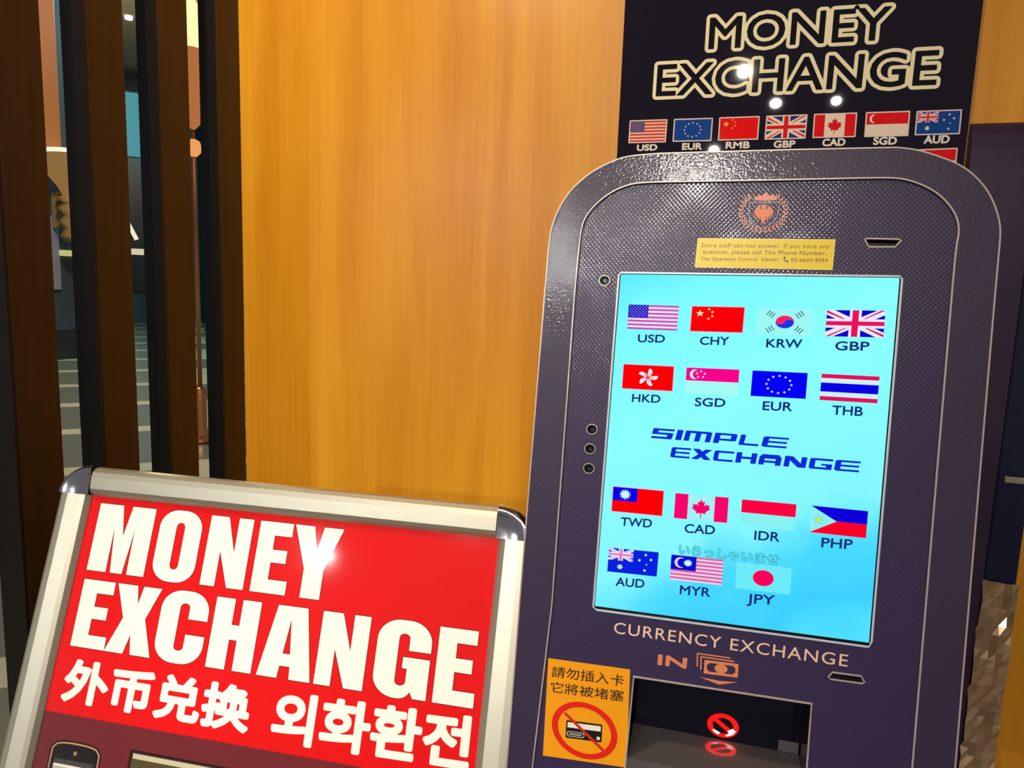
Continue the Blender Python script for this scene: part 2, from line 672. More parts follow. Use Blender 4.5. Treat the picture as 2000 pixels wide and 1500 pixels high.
def square_word(art, s, spans, bl, br, tl, c):
    f0 = affine(bl, br, tl)
    art.n += 1
    old = art.mp
    for ch, (a, b) in zip(s, spans):
        art.mp = lambda x, y, a=a, b=b: f0(a + (b - a) * x, y)
        for r in SQUARE[ch]:
            art.rect(*r, c, same=True)
        if ch == 'N':
            art.poly([(0, 1), (.36, 1), (1, 0), (.64, 0)], c, same=True)
        if ch == 'X':
            art.poly([(0, 1), (.36, 1), (1, 0), (.64, 0)], c, same=True)
            art.poly([(0, 0), (.34, 0), (.98, 1), (.64, 1)], c, same=True)
        if ch == 'A' or ch == 'M':
            pass
    art.mp = old


# ---------------------------------------------------------------- flags, drawn in a unit box
LEAF = [(0, 1), (.17, .68), (.37, .79), (.28, .30), (.52, .54), (.57, .40), (.87, .46), (.76, .17), (.94, .05), (.46, -.32), (.52, -.52), (.05, -.45), (.05, -.98)]
LEAF = LEAF + [(-x, y) for x, y in LEAF[::-1][:-1]]


def union_jack(a, x0, y0, x1, y1, blue, white, red):
    w, h = x1 - x0, y1 - y0
    m = lambda pts: [(x0 + w * x, y0 + h * y) for x, y in pts]
    a.rect(x0, y0, x1, y1, blue)
    d, e = .13, .17
    a.poly(m([(0, 0), (d, 0), (1, 1 - e), (1, 1), (1 - d, 1), (0, e)]), white)
    a.poly(m([(0, 1), (0, 1 - e), (1 - d, 0), (1, 0), (1, e), (d, 1)]), white)
    t = .07
    a.poly(m([(0, 0), (t, 0), (.5, .5 - t * .3), (.5, .5)]), red)
    a.poly(m([(1, 1), (1 - t, 1), (.5, .5 + t * .3), (.5, .5)]), red, same=True)
    a.poly(m([(0, 1), (0, 1 - t * 1.4), (.5, .5 - t * .2), (.5, .5)]), red, same=True)
    a.poly(m([(1, 0), (1, t * 1.4), (.5, .5 + t * .2), (.5, .5)]), red, same=True)
    a.poly(m([(.40, 0), (.60, 0), (.60, .33), (1, .33), (1, .67), (.60, .67), (.60, 1), (.40, 1), (.40, .67), (0, .67), (0, .33), (.40, .33)]), white)
    a.poly(m([(.445, 0), (.555, 0), (.555, .42), (1, .42), (1, .58), (.555, .58), (.555, 1), (.445, 1), (.445, .58), (0, .58), (0, .42), (.445, .42)]), red)


def flag(a, k, P):
    R, Wh, B, Y = P['r'], P['w'], P['b'], P['y']
    if k == 'USD':
        a.rect(0, 0, 1, 1, Wh); a.n += 1
        for i in range(7):
            a.rect(0, 1 - (2 * i + 1) / 13, 1, 1 - 2 * i / 13, P.get('stripe', R), same=True)
        a.rect(0, 6 / 13, .40, 1, B); a.n += 1
        for j in range(9):
            for i in range(6 - j % 2):
                x, y = .035 + .066 * i + (.033 if j % 2 else 0), 1 - .055 - .054 * j
                a.poly([(x - .011, y), (x, y - .019), (x + .011, y), (x, y + .019)], Wh, same=True)
    elif k in ('CHY', 'RMB'):
        a.rect(0, 0, 1, 1, R)
        a.star(.16, .72, .085, .15, Y)
        for x, y in ((.33, .90), (.40, .79), (.40, .63), (.33, .52)):
            a.star(x, y, .035, .055, Y, same=True)
    elif k == 'KRW':
        a.rect(0, 0, 1, 1, Wh)
        rx, ry, cx, cy = .165, .24, .505, .5
        a.disc(cx, cy, rx, ry, B)
        t = math.radians(-14)
        A = lambda d, q: (cx + rx * q * math.cos(t + d), cy + ry * q * math.sin(t + d))
        pts = [A(math.pi * i / 20, 1) for i in range(21)]
        pts += [(cx - rx * .5 * math.cos(t) + rx * .5 * math.cos(t + math.pi + math.pi * i / 12), cy - ry * .5 * math.sin(t) + ry * .5 * math.sin(t + math.pi + math.pi * i / 12)) for i in range(1, 13)]
        pts += [(cx + rx * .5 * math.cos(t) + rx * .5 * math.cos(t + math.pi - math.pi * i / 12), cy + ry * .5 * math.sin(t) + ry * .5 * math.sin(t + math.pi - math.pi * i / 12)) for i in range(1, 12)]
        a.poly(pts, R)
        a.n += 1
        for sx, sy in ((-1, 1), (1, 1), (-1, -1), (1, -1)):
            for j in (-1, 0, 1):
                ox, oy = cx + sx * (.258 + .042 * j), cy + sy * (.285 + .055 * j) 
                dx, dy = .035 * -sx, .085 * sy
                a.poly([(ox - dx - .010, oy - dy), (ox - dx + .010, oy - dy), (ox + dx + .010, oy + dy), (ox + dx - .010, oy + dy)], (14, 60, 76), same=True)
    elif k == 'GBP':
        union_jack(a, 0, 0, 1, 1, B, Wh, R)
    elif k == 'HKD':
        a.rect(0, 0, 1, 1, R); a.n += 1
        petal = [(.1, -.02), (.30, -.24), (.62, -.30), (.90, -.17), (1.0, .08), (.80, .14), (.62, .10), (.36, .12)]
        for i in range(5):
            t = math.radians(90 + 72 * i - 12)
            a.poly([(.5 + .21 * (x * math.cos(t) - y * math.sin(t)), .5 + .38 * (x * math.sin(t) + y * math.cos(t))) for x, y in petal], Wh, same=True)
        a.n += 1
        for i in range(5):
            t = math.radians(90 + 72 * i - 18)
            a.poly([(.5 + .21 * (x * math.cos(t) - y * math.sin(t)), .5 + .38 * (x * math.sin(t) + y * math.cos(t))) for x, y in [(.25, -.03), (.6, -.09), (.62, -.03), (.25, .03)]], R, same=True)
    elif k == 'SGD':
        a.rect(0, 0, 1, .5, Wh); a.rect(0, .5, 1, 1, R)
        a.disc(.165, .75, .095, .19, Wh); a.disc(.21, .75, .085, .17, R)
        if not P.get('plain'):
            a.n += 1
            for i in range(5):
                t = math.pi / 2 + 2 * math.pi * i / 5
                a.star(.28 + .08 * math.cos(t), .75 + .12 * math.sin(t), .028, .052, Wh, same=True)
    elif k == 'EUR':
        a.rect(0, 0, 1, 1, B); a.n += 1
        for i in range(12):
            t = math.pi / 2 + math.pi * i / 6
            a.star(.5 + .225 * math.cos(t), .5 + .335 * math.sin(t), .03, .055, Y, same=True)
    elif k == 'THB':
        a.rect(0, 0, 1, 1, Wh)
        a.rect(0, 0, 1, .155, R); a.rect(0, .845, 1, 1, R, same=True); a.rect(0, .33, 1, .67, B, same=True)
    elif k == 'TWD':
        a.rect(0, 0, 1, 1, R); a.rect(0, .45, .49, 1, B)
        a.star(.245, .725, .125, .23, Wh, k=12, inner=.55); a.disc(.245, .725, .062, .118, Wh)
    elif k == 'CAD':
        a.rect(0, 0, 1, 1, Wh); a.rect(0, 0, .25, 1, R); a.rect(.75, 0, 1, 1, R, same=True)
        a.poly([(.5 + .19 * x, .46 + .38 * y) for x, y in LEAF], R)
    elif k == 'IDR':
        a.rect(0, 0, 1, .5, Wh); a.rect(0, .5, 1, 1, R)
    elif k == 'PHP':
        a.rect(0, .5, 1, 1, B); a.rect(0, 0, 1, .5, R)
        a.poly([(0, 0), (.47, .5), (0, 1)], Wh)
        a.star(.15, .5, .115, .20, P['g'], k=8, inner=.35); a.disc(.15, .5, .06, .105, Y)
        a.n += 1
        for x, y in ((.04, .86), (.04, .14), (.40, .5)):
            a.star(x, y, .025, .045, Y, same=True)
    elif k == 'AUD':
        a.rect(0, 0, 1, 1, B)
        union_jack(a, 0, .5, .5, 1, B, P.get('jw', Wh), P.get('jr', R))
        a.star(.25, .25, .07, .13, Wh, k=7, inner=.5)
        for x, y, q in ((.75, .84, 1), (.86, .66, 1), (.63, .60, 1), (.78, .45, .6), (.75, .20, 1)):
            a.star(x, y, .032 * q, .06 * q, Wh, k=7, inner=.6, same=True)
    elif k == 'MYR':
        a.rect(0, 0, 1, 1, Wh); a.n += 1
        for i in range(7):
            a.rect(0, 1 - (2 * i + 1) / 14, 1, 1 - 2 * i / 14, P.get('stripe', R), same=True)
        a.rect(0, .43, .49, 1, B)
        a.disc(.185, .72, .115, .21, Wh); a.disc(.225, .72, .10, .18, B)
        a.star(.33, .73, .09, .15, Y, k=14, inner=.6)
    elif k == 'JPY':
        a.rect(0, 0, 1, 1, Wh); a.disc(.5, .5, .19, .30, R, n=40)

# ---------------------------------------------------------------- the setting
def struct(name, bm, m):
    return tag(bm_obj(name, bm, m), kind='structure')


WY = 1.327          # face of the timber wall
WX = -1.011         # its left end, where the louvre meets it
b = bmesh.new(); box(b, ((WX + 2.6) / 2, WY + 0.06, 1.5), (2.6 - WX, 0.12, 3.0)); struct('wall_back', b, WOOD)
b = bmesh.new(); box(b, (-6.0, 5.0, -0.05), (22.0, 23.0, 0.1)); struct('floor', b, tile_material())
CEIL = mat('ceiling_paint', (196, 186, 176), 0.8)
b = bmesh.new(); box(b, (0.75, 0.30, 2.76), (3.7, 2.2, 0.1)); struct('ceiling', b, CEIL)
HALLC = mat('hall_ceiling_paint', (150, 140, 120), 0.8)
b = bmesh.new(); box(b, (-8.6, 7.6, 6.25), (14.6, 17.4, 0.1)); struct('ceiling_hall', b, HALLC)
HALLW = mat('hall_slate_wall', (62, 72, 82), 0.6)
TEALW = mat('hall_teal_wall', (20, 52, 60), 0.5)
b = bmesh.new(); box(b, (-9.55, 5.3, 3.1), (0.3, 7.0, 6.2)); struct('wall_hall_near', b, HALLW)
b = bmesh.new(); box(b, (-15.2, 9.8, 3.1), (0.3, 13.0, 6.2)); struct('wall_hall_far', b, TEALW)
b = bmesh.new(); box(b, (-8.0, 16.2, 3.1), (14.2, 0.3, 6.2)); struct('wall_hall_end', b, TEALW)
# warm copper wall panel and skirting of the near hall wall
b = bmesh.new(); box(b, (-9.37, 8.16, 4.45), (0.06, 0.25, 3.3), 0.01); struct('trim_1', b, mat('copper_panel', (190, 122, 72), 0.4, 0.2))
b = bmesh.new(); box(b, (-9.38, 5.3, 0.22), (0.04, 6.98, 0.44)); struct('baseboard_hall', b, mat('dark_skirting', (34, 40, 46), 0.5))
# chamfered far corner of the hall with a lit upper window under a dark lintel and a dark door
def corner(bm, c, sz):
    r = bmesh.new()
    v0 = len(bm.verts)
    box(bm, (0, 0, 0), sz)
    bm.verts.ensure_lookup_table()
    R45 = Matrix.Rotation(math.radians(45), 3, 'Z')
    for v in bm.verts[v0:]:
        v.co = R45 @ v.co
        v.co = CC + R45 @ Vector((c[0], c[1], 0)) + v.co + Vector((0, 0, c[2]))


CC = Vector((-14.55, 14.85, 0))
b = bmesh.new(); corner(b, (0, 0.15, 3.1), (3.0, 0.2, 6.2)); struct('wall_hall_corner', b, TEALW)
b = bmesh.new(); corner(b, (0, 0, 4.90), (1.5, 0.06, 1.52)); w1 = struct('window_1', b, glow('teal_daylight', (78, 146, 154)))
b = bmesh.new(); corner(b, (0, -0.03, 5.88), (1.6, 0.12, 0.42)); l1 = bm_obj('window_lintel', b, BLACK, w1)
b = bmesh.new(); corner(b, (0, 0.02, 2.45), (2.2, 0.1, 3.3)); struct('door_1', b, mat('dark_hall_door', (10, 24, 30), 0.3))
b = bmesh.new(); corner(b, (-0.13, -0.06, 1.05), (0.06, 0.05, 2.1)); struct('trim_2', b, glow('door_edge_glow', (150, 200, 180)))  # pale glass door edge, its brightness put in as glow

# ---------------------------------------------------------------- the louvre of dark posts
posts = [(1.255, 1.326, 0.040), (1.101, 1.178, 0.045), (0.949, 1.026, 0.048), (0.793, 0.871, 0.050)]
plab = ['dark brown louvre post touching the timber wall', 'dark brown louvre post second from the timber wall',
        'dark brown louvre post third from the timber wall', 'dark brown louvre post at the left edge, farthest from the timber wall']
for (y0, y1, t), lab in zip(posts, plab):
    r = empty('louvre_post', (WX - t / 2, (y0 + y1) / 2, 0), lab, 'post', 'louvre posts')
    b = bmesh.new(); box(b, (WX - t / 2, (y0 + y1) / 2 + 0.002, 1.355), (t, y1 - y0 - 0.004, 2.71), 0.0015); bm_obj('core', b, WALNUT, r)
    b = bmesh.new(); box(b, (WX - t / 2 , y0 + 0.001, 1.355), (t - 0.001, 0.004, 2.71)); tag(bm_obj('shaded_front', b, FRONT_SHADE, r), 'black front face with its shade painted in')  # shade on the brown post's front, painted as a black face

# ---------------------------------------------------------------- things glimpsed in the hall
p = Vector((-4.0, 4.695, 0))
r = empty('standing_lamp', p, 'tall copper standing lamp with a sparkling crystal shade, seen through the right gap', 'lamp')
COP = mat('polished_copper', (214, 142, 92), 0.3, 0.8)
b = bmesh.new(); lathe(b, [(0.11, 0), (0.11, 0.03), (0.045, 0.05), (0.045, 0.42), (0.03, 0.44)], p); bm_obj('base', b, COP, r, None, True)
b = bmesh.new(); lathe(b, [(0.018, 0.43), (0.018, 2.2), (0.016, 2.4)], p); bm_obj('pole', b, COP, r, None, True)
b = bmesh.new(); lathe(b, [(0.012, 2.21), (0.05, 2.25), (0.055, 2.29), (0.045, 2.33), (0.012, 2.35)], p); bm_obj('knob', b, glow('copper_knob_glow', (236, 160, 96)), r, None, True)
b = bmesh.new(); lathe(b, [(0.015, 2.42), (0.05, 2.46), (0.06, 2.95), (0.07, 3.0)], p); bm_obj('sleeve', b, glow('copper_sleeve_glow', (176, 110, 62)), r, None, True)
b = bmesh.new()
random.seed(4)
for i in range(9):
    for j in range(7):
        a = 2 * math.pi * j / 7 + i * .4
        box(b, (p.x + 0.055 * math.cos(a), p.y + 0.055 * math.sin(a), 3.02 + 0.036 * i), (0.034, 0.034, 0.028), 0.008)
lathe(b, [(0.04, 3.0), (0.04, 3.34)], p, 12)
sh = bm_obj('crystal_shade', b, glow('crystal_glow', (255, 226, 150), 1.6), r)
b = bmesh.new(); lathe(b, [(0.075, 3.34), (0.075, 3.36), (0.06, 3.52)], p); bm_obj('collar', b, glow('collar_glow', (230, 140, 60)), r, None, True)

q = Vector((-9.35, 8.14, 2.35))
r = empty('wall_lamp', q, 'beige wall lamp with a flared shade and ribbed stem, seen through the left gap', 'lamp')
BEI = mat('beige_shade', (168, 136, 86), 0.6)
b = bmesh.new(); lathe(b, [(0.10, 0.0), (0.16, 0.12), (0.30, 0.30), (0.33, 0.50), (0.30, 0.56)], q + Vector((0.3, 0, 0))); bm_obj('shade', b, glow('shade_glow', (140, 106, 60)), r, None, True)
b = bmesh.new(); lathe(b, [(0.30, 0.56), (0.335, 0.59), (0.30, 0.62)], q + Vector((0.3, 0, 0))); bm_obj('shade_rim', b, glow('rim_glow', (250, 244, 220)), r, None, True)
b = bmesh.new(); lathe(b, [(0.10, 0), (0.19, -.04), (0.10, -.1), (0.19, -.18), (0.10, -.26), (0.18, -.36), (0.10, -.44), (0.17, -.56), (0.09, -.64)], q + Vector((0.3, 0, 0))); bm_obj('ribbed_stem', b, BEI, r, None, True)
b = bmesh.new(); box(b, (q.x + 0.05, q.y, q.z - 0.2), (0.1, 0.12, 0.5)); bm_obj('bracket', b, BEI, r)

b = bmesh.new(); box(b, (-9.38, 8.13, 1.55), (0.04, 0.11, 1.05), 0.005)
tag(bm_obj('door_plate', b, mat('lilac_plate', (150, 146, 168), 0.4)), 'narrow pale lilac plate on the hall wall below the beige lamp', 'plate')
b = bmesh.new(); box(b, (-9.36, 8.42, 1.555), (0.08, 0.50, 0.085), 0.02)
tag(bm_obj('light_bar', b, glow('bar_glow', (190, 186, 120))), 'short yellowish light bar on the near hall wall, left gap', 'light')
b = bmesh.new(); corner(b, (0.10, -0.07, 1.80), (0.38, 0.08, 0.15))
tag(bm_obj('light_bar', b, glow('bar_glow_pale', (206, 200, 168))), 'short pale light bar on the far hall wall, middle gap', 'light')
b = bmesh.new(); tube(b, [(-14.62, 14.70, 2.58), (-14.45, 14.84, 2.10)], 0.05, n=8)
tag(bm_obj('slant_glint', b, glow('glint_glow', (244, 236, 206))), 'small slanting white glint above the pale light bar', 'lamp')  # a small light reflection, built as a glowing tube
b = bmesh.new(); lathe(b, [(0.07, 0), (0.07, 0.06)], (-11.55, 11.87, 6.14))
tag(bm_obj('ceiling_spot', b, glow('spot_glow', (255, 246, 214), 2.0)), 'small round spotlight in the hall ceiling, middle gap', 'light')

# ---------------------------------------------------------------- poster board on the timber wall
MW = Matrix.Translation((0.0, WY, EYE)) @ Matrix.Rotation(math.radians(90), 4, 'X')
pb = empty('poster_board', (0.058, WY, 1.25), 'dark navy wall poster with outlined white lettering and a row of flags above the kiosk', 'poster')
NAVY = mat('navy_gloss_poster', (22, 17, 34), 0.02, 0, 0.5)
px0, px1, py0, py1 = (-214.76, 492.17)[0], (334.30, 451.59)[0], -110.0, 640.0
b = bmesh.new(); slab(b, [(px0, py0), (px1, py0), (px1, py1), (px0, py1)], 0.5, 6.0); bm_obj('backing', b, NAVY, pb, MW)
CREAM = (255, 246, 208)
t = Art(6.0, gloss_ink)
L1 = ((-68.33, 404.30), (207.67, 403.07), (-68.44, 453.27))
L2 = ((-151.70, 331.05), (281.65, 331.54), (-151.33, 381.97))
words(t, 'MONEY', *L1, CREAM, bold=6.5, spacing=1.02)
words(t, 'EXCHANGE', *L2, CREAM, bold=6.5, spacing=1.02, layer=False)
words(t, 'MONEY', *L1, (17, 13, 22), bold=0.9, spacing=1.02)
words(t, 'EXCHANGE', *L2, (17, 13, 22), bold=0.9, spacing=1.02, layer=False)
tag(t.build('title_lettering', pb, MW), 'cream outlined title letters')
PP = dict(r=(238, 20, 24), w=(250, 232, 215), b=(20, 62, 140), y=(250, 200, 110), g=(250, 200, 110), plain=1, stripe=(214, 62, 58))
for k, tl, tr, bl, over in [
        ('USD', (-195.20, 291.35), (-129.70, 291.54), (-195.69, 252.40), dict(b=(72, 66, 120), w=(252, 205, 185))),
        ('EUR', (-118.60, 291.63), (-53.02, 291.57), (-118.74, 253.17), dict(y=(235, 240, 250), b=(24, 72, 160))),
        ('RMB', (-42.74, 291.84), (22.87, 292.12), (-42.51, 253.46), dict(r=(250, 14, 14))),
        ('GBP', (33.22, 292.12), (97.80, 292.51), (33.12, 253.27), dict(b=(38, 56, 130))),
        ('CAD', (107.61, 292.76), (172.93, 292.88), (108.27, 254.19), dict()),
        ('SGD', (185.68, 292.78), (250.12, 293.00), (186.61, 253.89), dict()),
        ('AUD', (259.10, 292.31), (322.86, 292.71), (259.90, 254.84), dict(b=(20, 72, 160), w=(220, 235, 250), jw=(250, 214, 222), jr=(225, 60, 80))),
        ('THB', (-195.79, 230.32), (-128.26, 231.38), (-196.31, 189.57), dict()),
        ('IDR', (260.41, 233.13), (323.08, 234.59), (261.16, 194.97), dict())]:
    br = (bl[0] + tr[0] - tl[0], bl[1] + tr[1] - tl[1])
    f = affine(bl, br, tl)
    a = Art(6.0, gloss_ink)
    a.poly(rr(*(f(0, 0) + f(1, 1)), 1.5, 1.5, 3) if False else [f(0, 0.02), f(0.015, 0), f(.985, 0), f(1, .02), f(1, .98), f(.985, 1), f(.015, 1), f(0, .98)], (250, 225, 220))
    a.mp = lambda x, y, f=f: f(.03 + .94 * x, .05 + .90 * y)
    flag(a, k, {**PP, **over})
    tag(a.build('flag', pb, MW), 'printed %s flag' % k)
for s, bl, br, h in [('USD', (-179.27, 239.35), (-144.91, 239.76), 11.2), ('EUR', (-101.18, 239.89), (-68.57, 239.70), 11.7),
                     ('RMB', (-28.31, 240.46), (9.85, 240.47), 11.9), ('GBP', (49.15, 240.29), (82.14, 240.22), 12.3),
                     ('CAD', (124.89, 241.25), (158.83, 241.53), 12.6), ('SGD', (201.30, 241.94), (234.87, 241.80), 12.9),
                     ('AUD', (274.60, 242.39), (309.77, 242.34), 13.2)]:
    h *= 0.86
    a = Art(6.0, gloss_ink)
    words(a, s, bl, br, (bl[0], bl[1] + h), (246, 240, 232), bold=0.65)
    a.build('caption', pb, MW)

# ---------------------------------------------------------------- dark side panel standing by the wall, lower right
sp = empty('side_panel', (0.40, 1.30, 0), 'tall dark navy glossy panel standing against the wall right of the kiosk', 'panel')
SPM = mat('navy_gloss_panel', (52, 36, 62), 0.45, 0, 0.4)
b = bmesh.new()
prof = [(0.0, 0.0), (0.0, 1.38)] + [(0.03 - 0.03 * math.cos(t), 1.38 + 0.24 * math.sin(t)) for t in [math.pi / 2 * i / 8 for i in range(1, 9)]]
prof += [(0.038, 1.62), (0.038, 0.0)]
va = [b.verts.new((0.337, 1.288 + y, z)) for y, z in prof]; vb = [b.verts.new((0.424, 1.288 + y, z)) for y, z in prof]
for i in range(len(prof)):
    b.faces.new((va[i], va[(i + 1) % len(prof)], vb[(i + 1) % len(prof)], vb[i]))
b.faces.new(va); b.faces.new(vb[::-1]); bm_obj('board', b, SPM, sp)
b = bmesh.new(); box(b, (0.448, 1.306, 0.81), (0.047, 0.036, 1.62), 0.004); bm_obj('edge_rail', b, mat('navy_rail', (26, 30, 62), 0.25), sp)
# crinkled clear wrap over the lower half of the rail
b = bmesh.new()
random.seed(11)
nx, nz = 5, 60
g = []
for j in range(nz + 1):
    row = []
    for i in range(nx + 1):
        z = 0.02 + (0.90 - 0.02) * j / nz
        x = 0.423 + 0.050 * i / nx
        row.append(b.verts.new((x + random.uniform(-.0012, .0012), 1.284 + random.uniform(-.0062, .0022) - 0.003 * math.sin(z * 61 + i), z)))
    g.append(row)
for j in range(nz):
    for i in range(nx):
        b.faces.new((g[j][i], g[j][i + 1], g[j + 1][i + 1], g[j + 1][i]))
tag(bm_obj('plastic_wrap', b, mat('crinkled_wrap', (188, 156, 120), 0.2, 0.45, 0.7), sp, None, False), 'crinkled brownish clear plastic wrap')
b = bmesh.new(); box(b, (0.452, 1.2855, 1.069), (0.036, 0.005, 0.010), 0.001); tag(bm_obj('clip', b, SILVER, sp), 'small silver clip')

# ---------------------------------------------------------------- the currency exchange kiosk
MK = Matrix(((0.999543, -0.000174, 0.030218, 0.025528), (0.029989, 0.128749, -0.991224, 0.743332), (-0.003718, 0.991677, 0.128695, 1.191355), (0, 0, 0, 1)))
kb = empty('exchange_kiosk', (0.02, 0.83, 0), 'dark plum currency exchange machine with a large cyan screen full of flags', 'machine')


def smooth_outline(p, n=2):
    return chaikin(p, n)


OUT = [(-222.5, -392.0), (-221.05, -189.28), (-218.06, 147.94), (-217.26, 205.92), (-215.95, 218.62), (-210.59, 237.39), (-199.77, 257.22), (-186.90, 270.35), (-174.99, 280.11), (-154.08, 290.82), (-138.35, 295.54), (-106.88, 297.68),
       (17.71, 300.18), (114.46, 301.45), (130.98, 299.33), (147.98, 293.86), (167.99, 285.55), (181.49, 275.48), (193.01, 262.16), (201.31, 246.08), (206.26, 229.56), (207.12, 217.74), (206.86, 186.91), (206.62, 144.15), (206.04, -278.83), (206.5, -392.0)]
INN = [(-195.0, -372.0), (-186.16, -183.95), (-186.04, 146.53), (-185.16, 194.63), (-183.87, 221.92), (-179.26, 233.96), (-168.73, 247.10), (-154.39, 258.54), (-138.81, 265.58), (-124.67, 268.28), (-91.80, 269.12),
       (0.62, 270.89), (71.31, 272.59), (110.71, 273.33), (123.26, 272.11), (139.06, 266.78), (153.62, 258.13), (165.31, 245.71), (171.75, 233.78), (173.69, 221.82), (172.21, 209.79), (171.84, 173.72), (171.01, -286.27), (173.5, -372.0)]
BAY = [(-94.19, -245.83), (78.69, -241.78), (0, 0), (0, 0)]
BAY[2] = (BAY[1][0] + 0.5, -366.0); BAY[3] = (BAY[0][0] - 2.5, -366.0)
OUT = smooth_outline(OUT); INN = smooth_outline(INN)
b = bmesh.new()
fill(b, [OUT, INN[::-1]], 3.0); wall_of(b, OUT, 3.0, -26.0); wall_of(b, INN, 3.0, -2.0); fill(b, [OUT, BAY], -26.0); wall_of(b, inset(OUT, 60), -26.0, -58.0)
bmesh.ops.remove_doubles(b, verts=b.verts[:], dist=1e-6)
bm_obj('bezel', b, BEZEL, kb, MK)
b = bmesh.new(); tube(b, [(x / 1000, y / 1000, 0.0026) for x, y in OUT], 0.0010, True); tag(bm_obj('outer_edge_line', b, BRIGHT, kb, MK), 'thin pale outer edge line')  # pale tube standing in for edge wear and reflection
b = bmesh.new(); tube(b, [(x / 1000, y / 1000, 0.0024) for x, y in inset(INN, 0.4)], 0.0010, True); tag(bm_obj('inner_edge_line', b, BRIGHT, kb, MK), 'thin pale inner edge line')  # same pale stand-in along the inner lip, for wear and reflection

SCR = [(-138.44, 173.56), (126.49, 179.10), (128.45, 176.48), (127.23, -171.84), (125.16, -177.42), (-137.58, -182.26), (-141.30, -179.83), (-140.14, 171.08)]
SLOT1 = [(93.43, 213.83), (94.71, 214.84), (123.45, 214.73), (125.29, 213.79), (120.43, 207.32), (97.57, 206.76)]
SLOT2 = [(95.11, -207.91), (120.97, -207.06), (124.30, -212.21), (122.39, -214.05), (94.45, -214.83), (92.00, -213.00)]
b = bmesh.new()
fill(b, [INN, SCR[::-1], SLOT1, SLOT2, BAY], 0.0)
bm_obj('front_panel', b, PANEL, kb, MK)
# recessed slots
for sl in (SLOT1, SLOT2):
    b = bmesh.new(); wall_of(b, sl, 0.0, -8.0); fill(b, [sl], -8.0); so = tag(bm_obj('speaker_slot', b, BLACK, kb, MK), 'dark recessed slot')
    b = bmesh.new(); tube(b, [(x / 1000, y / 1000, 0.0002) for x, y in sl], 0.0009, True); bm_obj('slot_rim', b, BRIGHT, so, MK)
# lens and sensor holes
for (cx, cy), nm in (((-155.34, 165.15), 'camera_lens'), ((-157.04, 7.39), 'sensor'), ((-157.53, -13.38), 'sensor'), ((-157.24, -34.30), 'sensor')):
    rx, ry = 5.4, 5.0
    b = bmesh.new(); slab(b, [(cx + rx * math.cos(math.pi * i / 16), cy + ry * math.sin(math.pi * i / 16)) for i in range(32)], 0.05, 0.4); so = bm_obj(nm, b, mat('lens_black', (10, 12, 20), 0.08), kb, MK)
    b = bmesh.new(); tube(b, [((cx + rx * 1.04 * math.cos(math.pi * i / 16)) / 1000, (cy + ry * 1.04 * math.sin(math.pi * i / 16)) / 1000, 0.0005) for i in range(32)], 0.0006, True); bm_obj('ring', b, SILVER, so, MK)
    b = bmesh.new(); o2 = 0.9
    slab(b, [(cx + o2 + rx * .42 * math.cos(math.pi * i / 12), cy - 0.4 + ry * .42 * math.sin(math.pi * i / 12)) for i in range(24)], 0.42, 0.7)
    bm_obj('glass', b, mat('lens_glass' if nm == 'camera_lens' else 'sensor_glass', (92, 110, 140) if nm == 'camera_lens' else (46, 46, 62), 0.15), so, MK)

